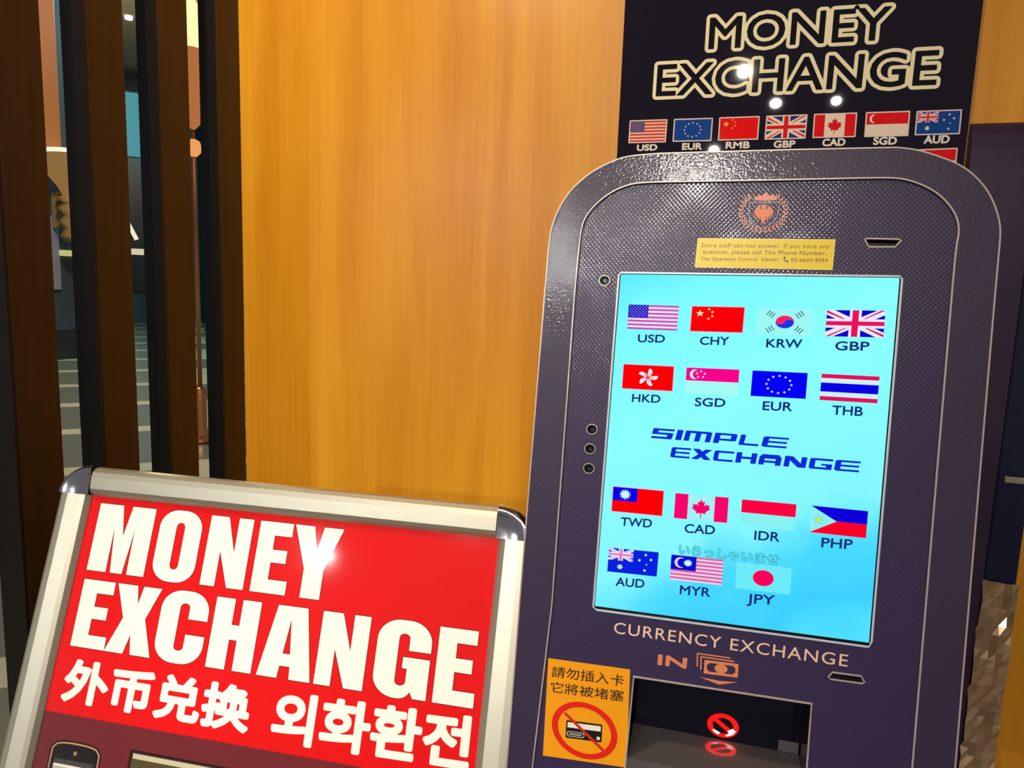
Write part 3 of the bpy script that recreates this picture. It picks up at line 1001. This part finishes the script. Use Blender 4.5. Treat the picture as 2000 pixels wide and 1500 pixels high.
# the display
b = bmesh.new(); fill(b, [SCR], -3.2)
wall_of(b, SCR, 0.0, -3.2)
bm_obj('screen_bezel', b, BLACK, kb, MK)
DISP = [(-138.63, 172.48), (126.78, 178.14), (125.59, -174.11), (-140.26, -179.12)]
b = bmesh.new(); fill(b, [DISP], -1.2)
scr = bm_obj('screen', b, screen_material(), kb, MK)
tag(scr, 'lit cyan display')
b = bmesh.new(); tube(b, [(x / 1000, y / 1000, 0.0004) for x, y in inset(SCR, -0.4)], 0.0011, True)
bm_obj('screen_rim', b, mat('screen_rim_white', (225, 220, 230), 0.3, 0.2), kb, MK)
SP = dict(r=(252, 0, 62), w=(168, 244, 244), b=(14, 8, 214), y=(250, 246, 170), g=(90, 200, 200))
RED = (252, 0, 6)
for k, tl, tr, bl, over in [
        ('USD', (-127.99, 141.21), (-76.68, 142.05), (-128.08, 115.66), dict(w=(246, 222, 255), stripe=(186, 92, 176), b=(24, 16, 190))),
        ('CHY', (-63.32, 142.13), (-12.43, 143.32), (-63.56, 116.97), dict(r=RED, y=(255, 232, 160), edge=(255, 150, 200))),
        ('KRW', (0.20, 143.44), (52.64, 144.61), (0.28, 116.95), dict(r=(250, 34, 96), b=(28, 50, 232), w=(158, 248, 246))),
        ('GBP', (64.84, 144.53), (116.89, 146.23), (64.72, 118.79), dict(w=(236, 236, 255), r=(236, 16, 92), b=(14, 4, 206))),
        ('HKD', (-128.58, 78.27), (-77.37, 79.29), (-128.44, 53.19), dict(r=RED, w=(250, 240, 250), edge=(255, 150, 200))),
        ('SGD', (-64.42, 79.32), (-12.70, 80.59), (-64.23, 53.05), dict(r=(250, 0, 140), w=(166, 250, 244))),
        ('EUR', (-0.04, 80.68), (51.69, 81.66), (-0.17, 55.08), dict(b=(6, 0, 246), y=(220, 246, 250))),
        ('THB', (64.53, 81.90), (116.32, 82.75), (64.36, 56.07), dict(w=(206, 240, 250), r=(226, 16, 90), b=(8, 2, 226))),
        ('TWD', (-129.94, -50.90), (-78.17, -49.91), (-129.88, -76.51), dict(r=RED, w=(206, 250, 255), b=(6, 2, 226), edge=(255, 130, 190))),
        ('CAD', (-66.12, -50.52), (-13.48, -49.22), (-65.92, -76.31), dict(r=(250, 4, 106), w=(160, 242, 246))),
        ('IDR', (-0.50, -49.49), (50.86, -48.57), (-0.67, -75.31), dict(r=(252, 0, 66), w=(136, 242, 242))),
        ('PHP', (64.43, -48.09), (115.68, -47.65), (64.37, -74.32), dict(r=(250, 2, 40), b=(14, 0, 220), w=(140, 240, 244), y=(176, 236, 116))),
        ('AUD', (-129.71, -115.37), (-78.42, -113.65), (-130.00, -140.78), dict(b=(8, 32, 222), w=(186, 244, 255), jw=(214, 236, 255), jr=(240, 120, 180))),
        ('MYR', (-65.46, -114.14), (-13.99, -112.73), (-65.30, -140.16), dict(w=(232, 208, 246), stripe=(222, 96, 150), b=(10, 14, 208), y=(196, 250, 250))),
        ('JPY', (-0.96, -113.12), (51.23, -111.96), (-0.80, -139.60), dict(r=(252, 0, 86), w=(108, 236, 248)))]:
    br = (bl[0] + tr[0] - tl[0], bl[1] + tr[1] - tl[1])
    f = affine(bl, br, tl)
    a = Art(-1.15, lit, f)
    P = {**SP, **over}
    if 'edge' in P:
        a.poly([(-.012, -.02), (1.012, -.02), (1.012, 1.02), (-.012, 1.02)], P['edge'])
    flag(a, k, P)
    tag(a.build('flag', scr, MK), 'lit %s flag' % k)
INKB = (16, 44, 118)
for s, bl, br, h in [('USD', (-115.89, 102.51), (-88.54, 103.63), 15.3), ('CHY', (-53.06, 103.56), (-25.04, 104.91), 15.8), ('KRW', (11.20, 104.76), (44.29, 106.00), 16.4),
                     ('GBP', (74.96, 105.81), (105.02, 107.10), 16.6), ('HKD', (-117.32, 39.85), (-88.61, 40.98), 15.8), ('SGD', (-53.46, 40.64), (-23.96, 42.01), 16.4),
                     ('EUR', (12.36, 41.89), (39.64, 43.03), 17), ('THB', (76.78, 42.82), (103.89, 43.71), 17.2), ('TWD', (-119.48, -90.83), (-87.72, -88.96), 17),
                     ('CAD', (-54.13, -89.83), (-24.60, -88.12), 17.4), ('IDR', (14.02, -88.40), (37.38, -87.37), 17.6), ('PHP', (76.50, -87.62), (104.20, -86.05), 18),
                     ('AUD', (-120.04, -154.54), (-90.71, -152.51), 17), ('MYR', (-54.21, -153.56), (-24.43, -152.05), 17.6), ('JPY', (11.59, -152.69), (37.30, -150.67), 18)]:
    h *= 0.505
    a = Art(-1.15, lit)
    words(a, s, bl, br, (bl[0] - h * 0.0, bl[1] + h), INKB, bold=0.26, spacing=1.0)
    a.build('caption', scr, MK)
a = Art(-1.15, lit)
LB = (14, 44, 214)
square_word(a, 'SIMPLE', [(0, .164), (.185, .23), (.249, .447), (.468, .632), (.656, .799), (.82, 1)], (-95.18, 3.81), (37.28, 5.57), (-93.08, 14.46), LB)
square_word(a, 'EXCHANGE', [(0, .108), (.116, .227), (.238, .345), (.359, .469), (.482, .599), (.615, .73), (.745, .862), (.875, 1)], (-74.32, -14.13), (104.62, -11.20), (-73.04, -3.40), LB)
a.build('logo_lettering', scr, MK)
a = Art(-1.15 + 0.7, lit)
hb = (-58.04, -112.72), (37.75, -110.77), (-57.74, -102.83)
words(a, 'いらっしゃいませ', *hb, (10, 124, 146), bold=0.78, mode='ink')
words(a, 'いらっしゃいませ', *hb, (92, 224, 244), bold=0.36, mode='ink')
a.build('greeting', scr, MK)

# crest
a = Art(0.0, ink)
cf_ = affine((-24.33, 217.44), (23.23, 218.37), (-25.93, 259.48))
a.mp = lambda X, Y: cf_((X - 175) / 815, (797 - Y) / 677)
OR = (236, 142, 104); OR2 = (240, 122, 72)
a.poly([(418, 190), (480, 205), (490, 165), (545, 195), (585, 160), (612, 115), (645, 160), (680, 195), (735, 160), (745, 200), (805, 182), (775, 262), (690, 270), (540, 270), (440, 262)], OR)
for i in range(13):
    for sx in (-1, 1):
        t = math.radians(268 - 11.2 * i) if sx < 0 else math.radians(272 + 11.2 * i)
        cx, cy = 580 + 365 * math.cos(t), 445 - 300 * math.sin(t)
        tx, ty = -math.sin(t) * sx * 1, -math.cos(t) * sx * 1
        ux, uy = (math.cos(t), -math.sin(t))
        if i == 0 and sx > 0:
            pass
        for side in (-1, 1):
            dx, dy = tx * .78 + ux * side * .62, ty * .78 + uy * side * .62
            px_, py_ = -dy, dx
            l, w_ = 74, 15
            a.poly([(cx, cy), (cx + dx * l * .45 + px_ * w_, cy + dy * l * .45 + py_ * w_), (cx + dx * l, cy + dy * l), (cx + dx * l * .45 - px_ * w_, cy + dy * l * .45 - py_ * w_)], OR, same=True)
a.stroke([(350, 296), (835, 296), (838, 330), (828, 420), (805, 540), (760, 605), (680, 665), (570, 715), (470, 675), (385, 610), (352, 545), (345, 420), (350, 296)], 0.55, (190, 165, 175))
a.n += 1
# spread eagle: feathered outline, notches beside the head, tail and claws
pts = []
for i in range(44):
    t = 2 * math.pi * i / 44 + math.pi / 2
    q = (1.0 if i % 2 else .80)
    pts.append((585 + 172 * q * math.cos(t), 462 - 138 * q * math.sin(t)))
a.poly(pts, OR2)
DK = (62, 46, 66)
a.poly([(470, 318), (700, 318), (690, 345), (480, 345)], DK)
a.poly([(528, 330), (556, 330), (545, 372), (556, 402), (536, 420), (520, 380)], DK)
a.poly([(612, 372), (640, 350), (652, 330), (662, 345), (650, 385), (632, 412), (612, 398)], DK, same=True)
a.poly([(545, 352), (566, 336), (600, 336), (632, 352), (606, 364), (604, 400), (560, 400)], OR2)
for sx in (-1, 1):
    for (x, y) in ((40, 520), (78, 505), (112, 480)):
        a.poly([(582 + sx * x, y), (582 + sx * (x + 22), y + 34), (582 + sx * (x + 8), y + 56)], DK, same=(sx, x) != (-1, 40))
a.poly([(548, 560), (612, 560), (600, 600), (630, 640), (592, 622), (580, 655), (566, 622), (532, 640), (560, 600)], OR2)
tag(a.build('crest', kb, MK), 'copper crest of a crowned shield in a laurel wreath')

# yellow staff notice
a = Art(0.0, ink)
ntl, ntr, nbr, nbl = (-63.26, 211.96), (67.23, 213.45), (66.73, 183.56), (-63.86, 182.11)
a.poly([ntl, ntr, nbr, nbl], (255, 240, 120))
fn = affine(nbl, nbr, ntl)
a.poly([fn(.008, .03), fn(.992, .03), fn(.992, .97), fn(.008, .97)], (255, 222, 0))
st = tag(a.build('staff_notice', kb, MK), 'yellow notice sticker')
a = Art(0.15, ink)
NT = (150, 116, 10)
for s, bl, br, h in (('Store staff can not answer. If you have any', (-59.05, 202.96), (62.41, 204.54), 3.9),
                     ('question, please call The Phone Number.', (-57.04, 196.33), (59.86, 197.97), 3.9),
                     ('The Operation Control  Center', (-58.40, 189.39), (16.13, 190.96), 3.2), ('03-6630-9054', (28.02, 190.71), (61.61, 191.30), 3.3)):
    words(a, s, bl, br, (bl[0], bl[1] + h), NT, bold=0.06, spacing=1.08)
pc = (23.07, 192.49)
a.stroke([(pc[0] - 1.6, pc[1] + 2.2), (pc[0] - 1.7, pc[1] + .4), (pc[0] - .5, pc[1] - 1.4), (pc[0] + 1.6, pc[1] - 2.0)], 0.8, (40, 34, 10))
a.stroke([(pc[0] - 1.6, pc[1] + 2.2), (pc[0] - .9, pc[1] + 2.0)], 1.3, (40, 34, 10)); a.stroke([(pc[0] + 1.6, pc[1] - 2.0), (pc[0] + 1.6, pc[1] - 1.4)], 1.3, (40, 34, 10))
a.build('notice_lettering', st, MK)

# copper lettering, banknote mark and arrow above the slot
a = Art(0.0, ink)
c0, c1 = (-118.42, -204.09), (108.14, -200.18)
words(a, 'CURRENCY EXCHANGE', c0, c1, (c0[0] + .2, c0[1] + 11.6), (255, 216, 188), bold=0.02, spacing=1.12)
tag(a.build('currency_lettering', kb, MK), 'pale copper lettering')
a = Art(0.0, ink)
c0, c1 = (-70.51, -228.86), (-42.79, -227.94)
words(a, 'IN', c0, c1, (c0[0] + .2, c0[1] + 9.6), (236, 142, 96), bold=0.75)
BC = (236, 142, 96)
fb = affine((-24.73, -230.24), (8.32, -228.78), (-24.94, -216.38))
old = a.mp
a.mp = fb
a.poly([(0, 0), (1, 0), (1, 1), (0, 1)], BC, holes=[[(.08, .35), (.16, .18), (.84, .18), (.92, .35), (.92, .65), (.84, .82), (.16, .82), (.08, .65)]])
a.disc(.5, .5, .19, .33, BC)
a.mp = old
a.stroke([(-31.58, -223.80), (-32.32, -211.01), (-0.37, -210.25)], 1.3, BC)
a.stroke([(-27.83, -226.57), (-28.57, -213.79), (3.31, -213.06)], 1.3, BC)
a.poly([(-28.67, -234.42), (-9.50, -235.07), (8.99, -233.29), (-8.97, -238.85)], BC)
tag(a.build('deposit_mark', kb, MK), 'copper deposit lettering with banknotes and arrow')

# orange card warning sticker
a = Art(0.0, ink)
wtl, wtr, wbl = (-185.78, -242.31), (-98.50, -239.25), (-183.95, -347.97)
wbr = (-95.06, -342.23)
a.poly([wtl, wtr, wbr, wbl], (255, 168, 10))
ws = tag(a.build('card_warning', kb, MK), 'orange no-card warning sticker')
a = Art(0.1, ink)
for s, bl, br, tl in (('請勿插入卡', (-181.08, -261.71), (-104.14, -258.17), (-180.71, -249.93)), ('它將被堵塞', (-180.48, -278.22), (-102.95, -274.36), (-180.61, -266.57))):
    words(a, s, bl, br, tl, (54, 32, 14), bold=0.10, mode='ink')
a.build('warning_lettering', ws, MK)
a = Art(0.1, ink)
rc = (-141.55, -312.16)
e1 = Vector((-106.44, -311.22)) - Vector(rc); e2 = Vector((-145.33, -282.45)) - Vector(rc)
a.mp = lambda x, y: (rc[0] + e1.x * x + e2.x * y, rc[1] + e1.y * x + e2.y * y)
RG = (236, 34, 16)
ring = lambda q: [(q * math.cos(2 * math.pi * i / 40), q * math.sin(2 * math.pi * i / 40)) for i in range(40)]
cd = affine((-160.99, -323.71), (-122.53, -321.27), (-161.38, -304.82))
old = a.mp
a.mp = cd
a.poly([(.02, 0), (.98, 0), (1, .05), (1, .95), (.98, 1), (.02, 1), (0, .95), (0, .05)], (18, 14, 12))
a.rect(.04, .60, .96, .90, (252, 246, 232))
a.poly(rr(.03, .10, .52, .40, .06, .13), (240, 230, 215)); a.poly(rr(.05, .13, .50, .37, .05, .10), (18, 14, 12))
for i in range(8):
    a.rect(.10 + .044 * i, .19, .13 + .044 * i, .31, (200, 195, 185), same=i > 0)
a.rect(.86, .12, .95, .30, (245, 238, 225))
a.mp = old
a.poly(ring(1), RG, holes=[ring(.81)[::-1]])
s0, s1 = (-162.88, -298.08), (-120.81, -328.41)
a.mp = lambda x, y: (x, y)
a.stroke([s0, s1], 3.0, (214, 40, 22))
tag(a.build('no_card_symbol', ws, MK), 'red prohibition ring over a bank card')

# recessed bill bay
BZ = -50.0
T0, T1 = (-92.74, -319.21), (79.00, -316.10)
stepv = (T0[1] + T1[1]) / 2
b = bmesh.new()
x0, x1 = BAY[0][0], BAY[1][0]
V = lambda x, y, z: b.verts.new((x / 1000, y / 1000, z / 1000))
def quad(*p):
    b.faces.new([V(*q) for q in p])
quad((x0, BAY[0][1], 0), (x1, BAY[1][1], 0), (x1, BAY[1][1], BZ), (x0, BAY[0][1], BZ))
quad((x0, BAY[0][1], 0), (x0, BAY[0][1], BZ), (BAY[3][0], -366, BZ), (BAY[3][0], -366, 0))
quad((x1, BAY[1][1], 0), (x1, BAY[1][1], BZ), (BAY[2][0], -366, BZ), (BAY[2][0], -366, 0))
quad((x0, BAY[0][1], BZ), (x1, BAY[1][1], BZ), (x1, stepv, BZ), (x0, stepv, BZ))
bay = tag(bm_obj('bill_bay', b, BAYBLACK, kb, MK), 'recessed glossy black bill slot bay')
b = bmesh.new()
quad((x0 - 2, stepv, BZ), (x1, stepv, BZ), (x1 + .5, stepv - 14, 0), (x0 - 2, stepv - 14, 0))
quad((x0 - 2, stepv - 14, 0), (x1 + .5, stepv - 14, 0), (x1 + .5, -366, 0), (x0 - 2, -366, 0))
tag(bm_obj('ramp', b, BAYGREY, bay, MK), 'glossy grey ramp')
b = bmesh.new()
quad((x1 - 21, stepv + 12, BZ + .4), (x1 - 1, stepv + 12, BZ + .4), (x1 - 1, stepv + .5, BZ + .4), (x1 - 21, stepv + .5, BZ + .4))
bm_obj('access_flap', b, BAYGREY, bay, MK)
b = bmesh.new(); tube(b, [(BAY[3][0] / 1000, -.366, .0006), (x0 / 1000, BAY[0][1] / 1000, .0006), (x1 / 1000, BAY[1][1] / 1000, .0006), (BAY[2][0] / 1000, -.366, .0006)], 0.0013)
bm_obj('bay_rim', b, BRIGHT, bay, MK)
ic = (0.81, -302.12)
e1 = Vector((16.86, -301.18)) - Vector(ic); e2 = Vector((-0.64, -289.57)) - Vector(ic)
a = Art(BZ + 0.3, lambda c: glow('led_%d_%d_%d' % c, c, 5.0 if c[1] > 100 else 9.0))
a.mp = lambda x, y: (ic[0] + e1.x * x + e2.x * y, ic[1] + e1.y * x + e2.y * y)
a.poly(ring(1), (255, 4, 4), holes=[ring(.68)[::-1]])
a.poly([(-.62, .42), (-.42, .62), (.62, -.42), (.42, -.62)], (255, 4, 4), same=True)
WHT = (255, 236, 224)
a.poly([(.28, -.42), (.62, -.18), (.82, -.40), (.74, -.44), (.62, -.66), (.22, -.86), (.12, -.80), (.38, -.62)], WHT)
a.poly([(-.66, -.40), (-.50, -.46), (-.24, -.62), (-.30, -.78), (-.48, -.70), (-.68, -.52)], WHT, same=True)
tag(a.build('no_entry_light', bay, MK), 'glowing red no-entry light')

# the cabinet carrying the sloping front, down to the floor
b = bmesh.new()
ht = Vector(MK @ Vector((0, .26, -.058))); hb_ = Vector(MK @ Vector((0, -.392, -.058)))
pr = [(ht.y + .004, ht.z), (hb_.y + .004, hb_.z), (hb_.y + .06, hb_.z - .06), (hb_.y + .06, 0.0), (1.16, 0.0), (1.16, ht.z)]
va = [b.verts.new((-.135, y, z)) for y, z in pr]; vb = [b.verts.new((.175, y, z)) for y, z in pr]
for i in range(len(pr)):
    b.faces.new((va[i], va[(i + 1) % len(pr)], vb[(i + 1) % len(pr)], vb[i]))
b.faces.new(va); b.faces.new(vb[::-1]); bm_obj('cabinet', b, mat('cabinet_plum', (34, 26, 40), 0.4), kb)

# ---------------------------------------------------------------- the standing sign
MS = Matrix(((0.996382, -0.031969, 0.078745, -0.503579), (0.084945, 0.345432, -0.934591, 0.755625), (0.002677, 0.937899, 0.346898, 0.919308), (0, 0, 0, 1)))
sg = empty('sandwich_board', (-0.55, 0.72, 0), 'red and white money exchange sign in a silver snap frame standing left of the kiosk', 'sign')
iTL, iTR = (-339.33, 121.07), (255.64, 122.26)
IL, IR, IT = (iTL[0] + (-335.94, -229.30)[0]) / 2, (iTR[0] + (250.54, -138.54)[0]) / 2, (iTL[1] + iTR[1]) / 2
RW = 47.0; RT = 40.0; OT = IT + RT
IB = IT - 890.0
SH = IL - RW, IR + RW


def rail(name, p0, p1, across, w, label=None):
    """snap-frame rail: profile swept from p0 to p1; across points outwards"""
    P0, P1, A = Vector(p0), Vector(p1), Vector(across)
    prof = [(0, 1.0), (.10, 7.5), (.22, 10.5), (.62, 12.5), (.80, 11.5), (.93, 7.5), (1.0, 0.5), (1.0, -8), (0, -8)]
    b = bmesh.new()
    ra = [b.verts.new(((P0.x + A.x * w * u) / 1000, (P0.y + A.y * w * u) / 1000, z / 1000)) for u, z in prof]
    rb = [b.verts.new(((P1.x + A.x * w * u) / 1000, (P1.y + A.y * w * u) / 1000, z / 1000)) for u, z in prof]
    for i in range(len(prof)):
        j = (i + 1) % len(prof)
        f = b.faces.new((ra[i], ra[j], rb[j], rb[i]))
    b.faces.new(ra[::-1]); b.faces.new(rb)
    o = bm_obj(name, b, SILVER, sg, MS)
    return o


rail('frame_rail', (IL + 3, IT), (IR - 3, IT), (0, 1), RT)
rail('frame_rail', (IL, IT), (IL, IB), (-1, 0), RW)
rail('frame_rail', (IR, IB), (IR, IT), (1, 0), RW)
rail('frame_rail', (IR - 3, IB), (IL + 3, IB), (0, -1), RT)


def cap(cx, cy, sx, sy):
    b = bmesh.new()
    prof = [(0, 11), (.30, 12), (.70, 12.5), (.80, 15.0), (.93, 14.0), (1.0, 8), (1.0, -8)]
    n = 14
    rings = []
    for i in range(n + 1):
        t = math.pi / 2 * i / n
        rings.append([b.verts.new(((cx + sx * RW * 1.02 * u * math.cos(t)) / 1000, (cy + sy * RT * 1.04 * u * math.sin(t)) / 1000, z / 1000)) for u, z in prof])
    for r0, r1 in zip(rings, rings[1:]):
        for k in range(len(prof) - 1):
            b.faces.new((r0[k], r0[k + 1], r1[k + 1], r1[k]))
    tag(bm_obj('corner_cap', b, CHROME, sg, MS, True), 'rounded chrome corner cap')


for cx, cy, sx, sy in ((IL + 2, IT, -1, 1), (IR - 2, IT, 1, 1), (IL + 2, IB, -1, -1), (IR - 2, IB, 1, -1)):
    cap(cx, cy, sx, sy)
# printed sheet
sheet_ink = lambda c: mat('sheet_ink_%d_%d_%d' % c, c, 0.5, 0, 0.1)
a = Art(-2.0, sheet_ink)
SR = (228, 0, 0)
MAR = (112, 34, 40)
a.rect(IL - 4, IB - 4, IR + 4, IT + 4, SR)
bl_, br_ = (-337.74, -163.78), (-40.34, -164.08)
by = (bl_[1] + br_[1]) / 2
a.rect(IL - 4, IB - 4, IR + 4, by, MAR)
ps = tag(a.build('printed_sheet', sg, MS), 'glossy red printed sheet with a maroon lower part')
a = Art(-1.8, sheet_ink)
WT = (255, 252, 240)
def heavy(ch, xl, xr, yb, yt):
    L = [[(xl + (xr - xl) * x, yb + (yt - yb) * y) for x, y in lp] for lp in POSTER[ch]]
    # dark hairline round each letter, then the white letter
    for lp in L:
        a.stroke(lp, 1.6, (96, 20, 14), closed=True, same=True)
    a.poly(L[0], WT, holes=L[1:])
    a.n -= 1
mb = ((-322.00, 20.88)[1] + (24.39, 20.63)[1]) / 2
mt = ((-323.10, 111.29)[1] + (46.79, 112.61)[1]) / 2
eb = ((-321.87, -77.60)[1] + (242.58, -80.98)[1]) / 2
et = ((-325.82, 9.66)[1] + (243.38, 7.61)[1]) / 2
a.n = 1
for ch, xl, xr in (('M', (-322.00, 20.88)[0], (-232.51, 20.61)[0]), ('O', (-222.19, 38.11)[0], (-157.75, 89.73)[0]), ('N', (-146.62, 19.25)[0], (-82.79, 21.86)[0]),
                   ('E', (-72.77, 20.93)[0], (-22.18, 21.14)[0]), ('Y', (-22.02, 112.23)[0], (46.79, 112.61)[0])):
    heavy(ch, xl, xr, mb, mt)
for ch, xl, xr in (('E', (-321.87, -77.60)[0], (-269.27, -76.84)[0]), ('X', (-269.27, -76.84)[0], (-199.09, -77.85)[0]), ('C', (-195.85, -57.46)[0], (-125.17, -11.18)[0]),
                   ('H', (-116.91, -78.34)[0], (-51.81, -78.08)[0]), ('A', (-43.99, -79.31)[0], (30.22, -79.27)[0]), ('N', (35.36, -79.23)[0], (100.50, -79.09)[0]),
                   ('G', (112.06, -63.03)[0], (182.91, -12.04)[0]), ('E', (191.04, -79.83)[0], (242.58, -80.98)[0])):
    heavy(ch, xl, xr, eb, et)
a.build('headline_lettering', ps, MS)
a = Art(-1.8, sheet_ink)
c0, c1 = (-316.79, -146.99), (-45.39, -147.56)
ch_ = 50.0
words(a, '外币兑换', c0, c1, (c0[0], c0[1] + ch_), WT, bold=2.6, mode='ink', spacing=1.02)
k0, k1 = (-9.49, -151.74), (242.27, -145.93)
words(a, '외화환전', k0, k1, (k0[0], k0[1] + 56), WT, bold=2.5, mode='ink')
a.build('foreign_lettering', ps, MS)
# pictures on the maroon part
a = Art(-1.8, sheet_ink)
f0 = affine((-310.26, -230.27), (-228.10, -227.18), (-313.32, -193.41))
p0 = (-315.38, -197.48); p1 = (-243.74, -192.94)
ph = [(p0[0] - 1, p0[1] - 130), (p1[0] + 3, p0[1] - 130), (p1[0] + 1, p0[1] - 8), (p1[0] - 8, p0[1] + 1), (p0[0] + 9, p0[1] + 1), (p0[0], p0[1] - 8)]
a.poly(chaikin(inset(ph, -2.5), 2), (50, 14, 16)); a.poly(chaikin(ph, 2), (206, 160, 106)); a.poly(chaikin(inset(ph, 1.8), 2), (26, 20, 18))
x0, x1 = p0[0] + 7, p1[0] - 6
a.rect(x0, p0[1] - 122, x1, p0[1] - 22, (236, 232, 222)); a.rect(x0, p0[1] - 26, x1, p0[1] - 20, (70, 66, 64)); a.rect(x0, p0[1] - 36, x1, p0[1] - 29, (190, 186, 180))
a.disc((x0 + x1) / 2, p0[1] - 11, 3.0, 3.0, (120, 96, 70)); a.disc((x0 + x1) / 2, p0[1] - 11, 1.5, 1.5, (206, 170, 120))
a.build('phone_picture', ps, MS)
a = Art(-1.8, sheet_ink)
n0 = (-196.07, -194.30)
a.rect(n0[0] - 4, n0[1] - 120, n0[0] + 150, n0[1] + 3, (40, 12, 12))
a.rect(n0[0], n0[1] - 118, n0[0] + 146, n0[1], (86, 74, 36)); a.rect(n0[0] + 1, n0[1] - 7, n0[0] + 145, n0[1] - 1, (206, 196, 170))
a.build('banknote_picture', ps, MS)
# glossy cover sheet of clear plastic, slightly wavy
b = bmesh.new()
nx, ny = 24, 24
g = []
for j in range(ny + 1):
    row = []
    for i in range(nx + 1):
        x = IL - 2 + (IR - IL + 4) * i / nx; y = IB - 2 + (IT - IB + 4) * j / ny
        row.append(b.verts.new((x / 1000, y / 1000, (0.4 + 0.5 * math.sin(x / 61) * math.cos(y / 83)) / 1000)))
    g.append(row)
for j in range(ny):
    for i in range(nx):
        b.faces.new((g[j][i], g[j][i + 1], g[j + 1][i + 1], g[j + 1][i]))
tag(bm_obj('cover_sheet', b, film_material('clear_cover', 0.05, 6.0, 0.55), sg, MS, True), 'clear plastic cover with bright glints')
b = bmesh.new(); slab(b, [(IL - 20, IB - 20), (IR + 20, IB - 20), (IR + 20, IT + 20), (IL - 20, IT + 20)], -7.0, -4.0)
bm_obj('back_plate', b, mat('grey_plate', (110, 108, 104), 0.6), sg, MS)
# front feet and the rear stay
pt = MS @ Vector(((IL - RW / 2) / 1000, (IT - 40) / 1000, -0.012)); pr_ = MS @ Vector(((IR + RW / 2) / 1000, (IT - 40) / 1000, -0.012))
for P in ((IL - RW / 2), (IR + RW / 2)):
    a0 = MS @ Vector((P / 1000, (IB - 10) / 1000, -0.001))
    dn = (MS.to_3x3() @ Vector((0, -1, 0))).normalized()
    ft = a0 + dn * ((a0.z - 0.009) / -dn.z)
    b = bmesh.new(); tube(b, [a0, ft], 0.009, n=10); bm_obj('foot', b, SILVER, sg)
    top = MS @ Vector((P / 1000, (IT - 40) / 1000, -0.020))
    b = bmesh.new(); tube(b, [top, (top.x, min(top.y + 0.42, 1.29), 0.009)], 0.009, n=10); bm_obj('rear_leg', b, SILVER, sg)
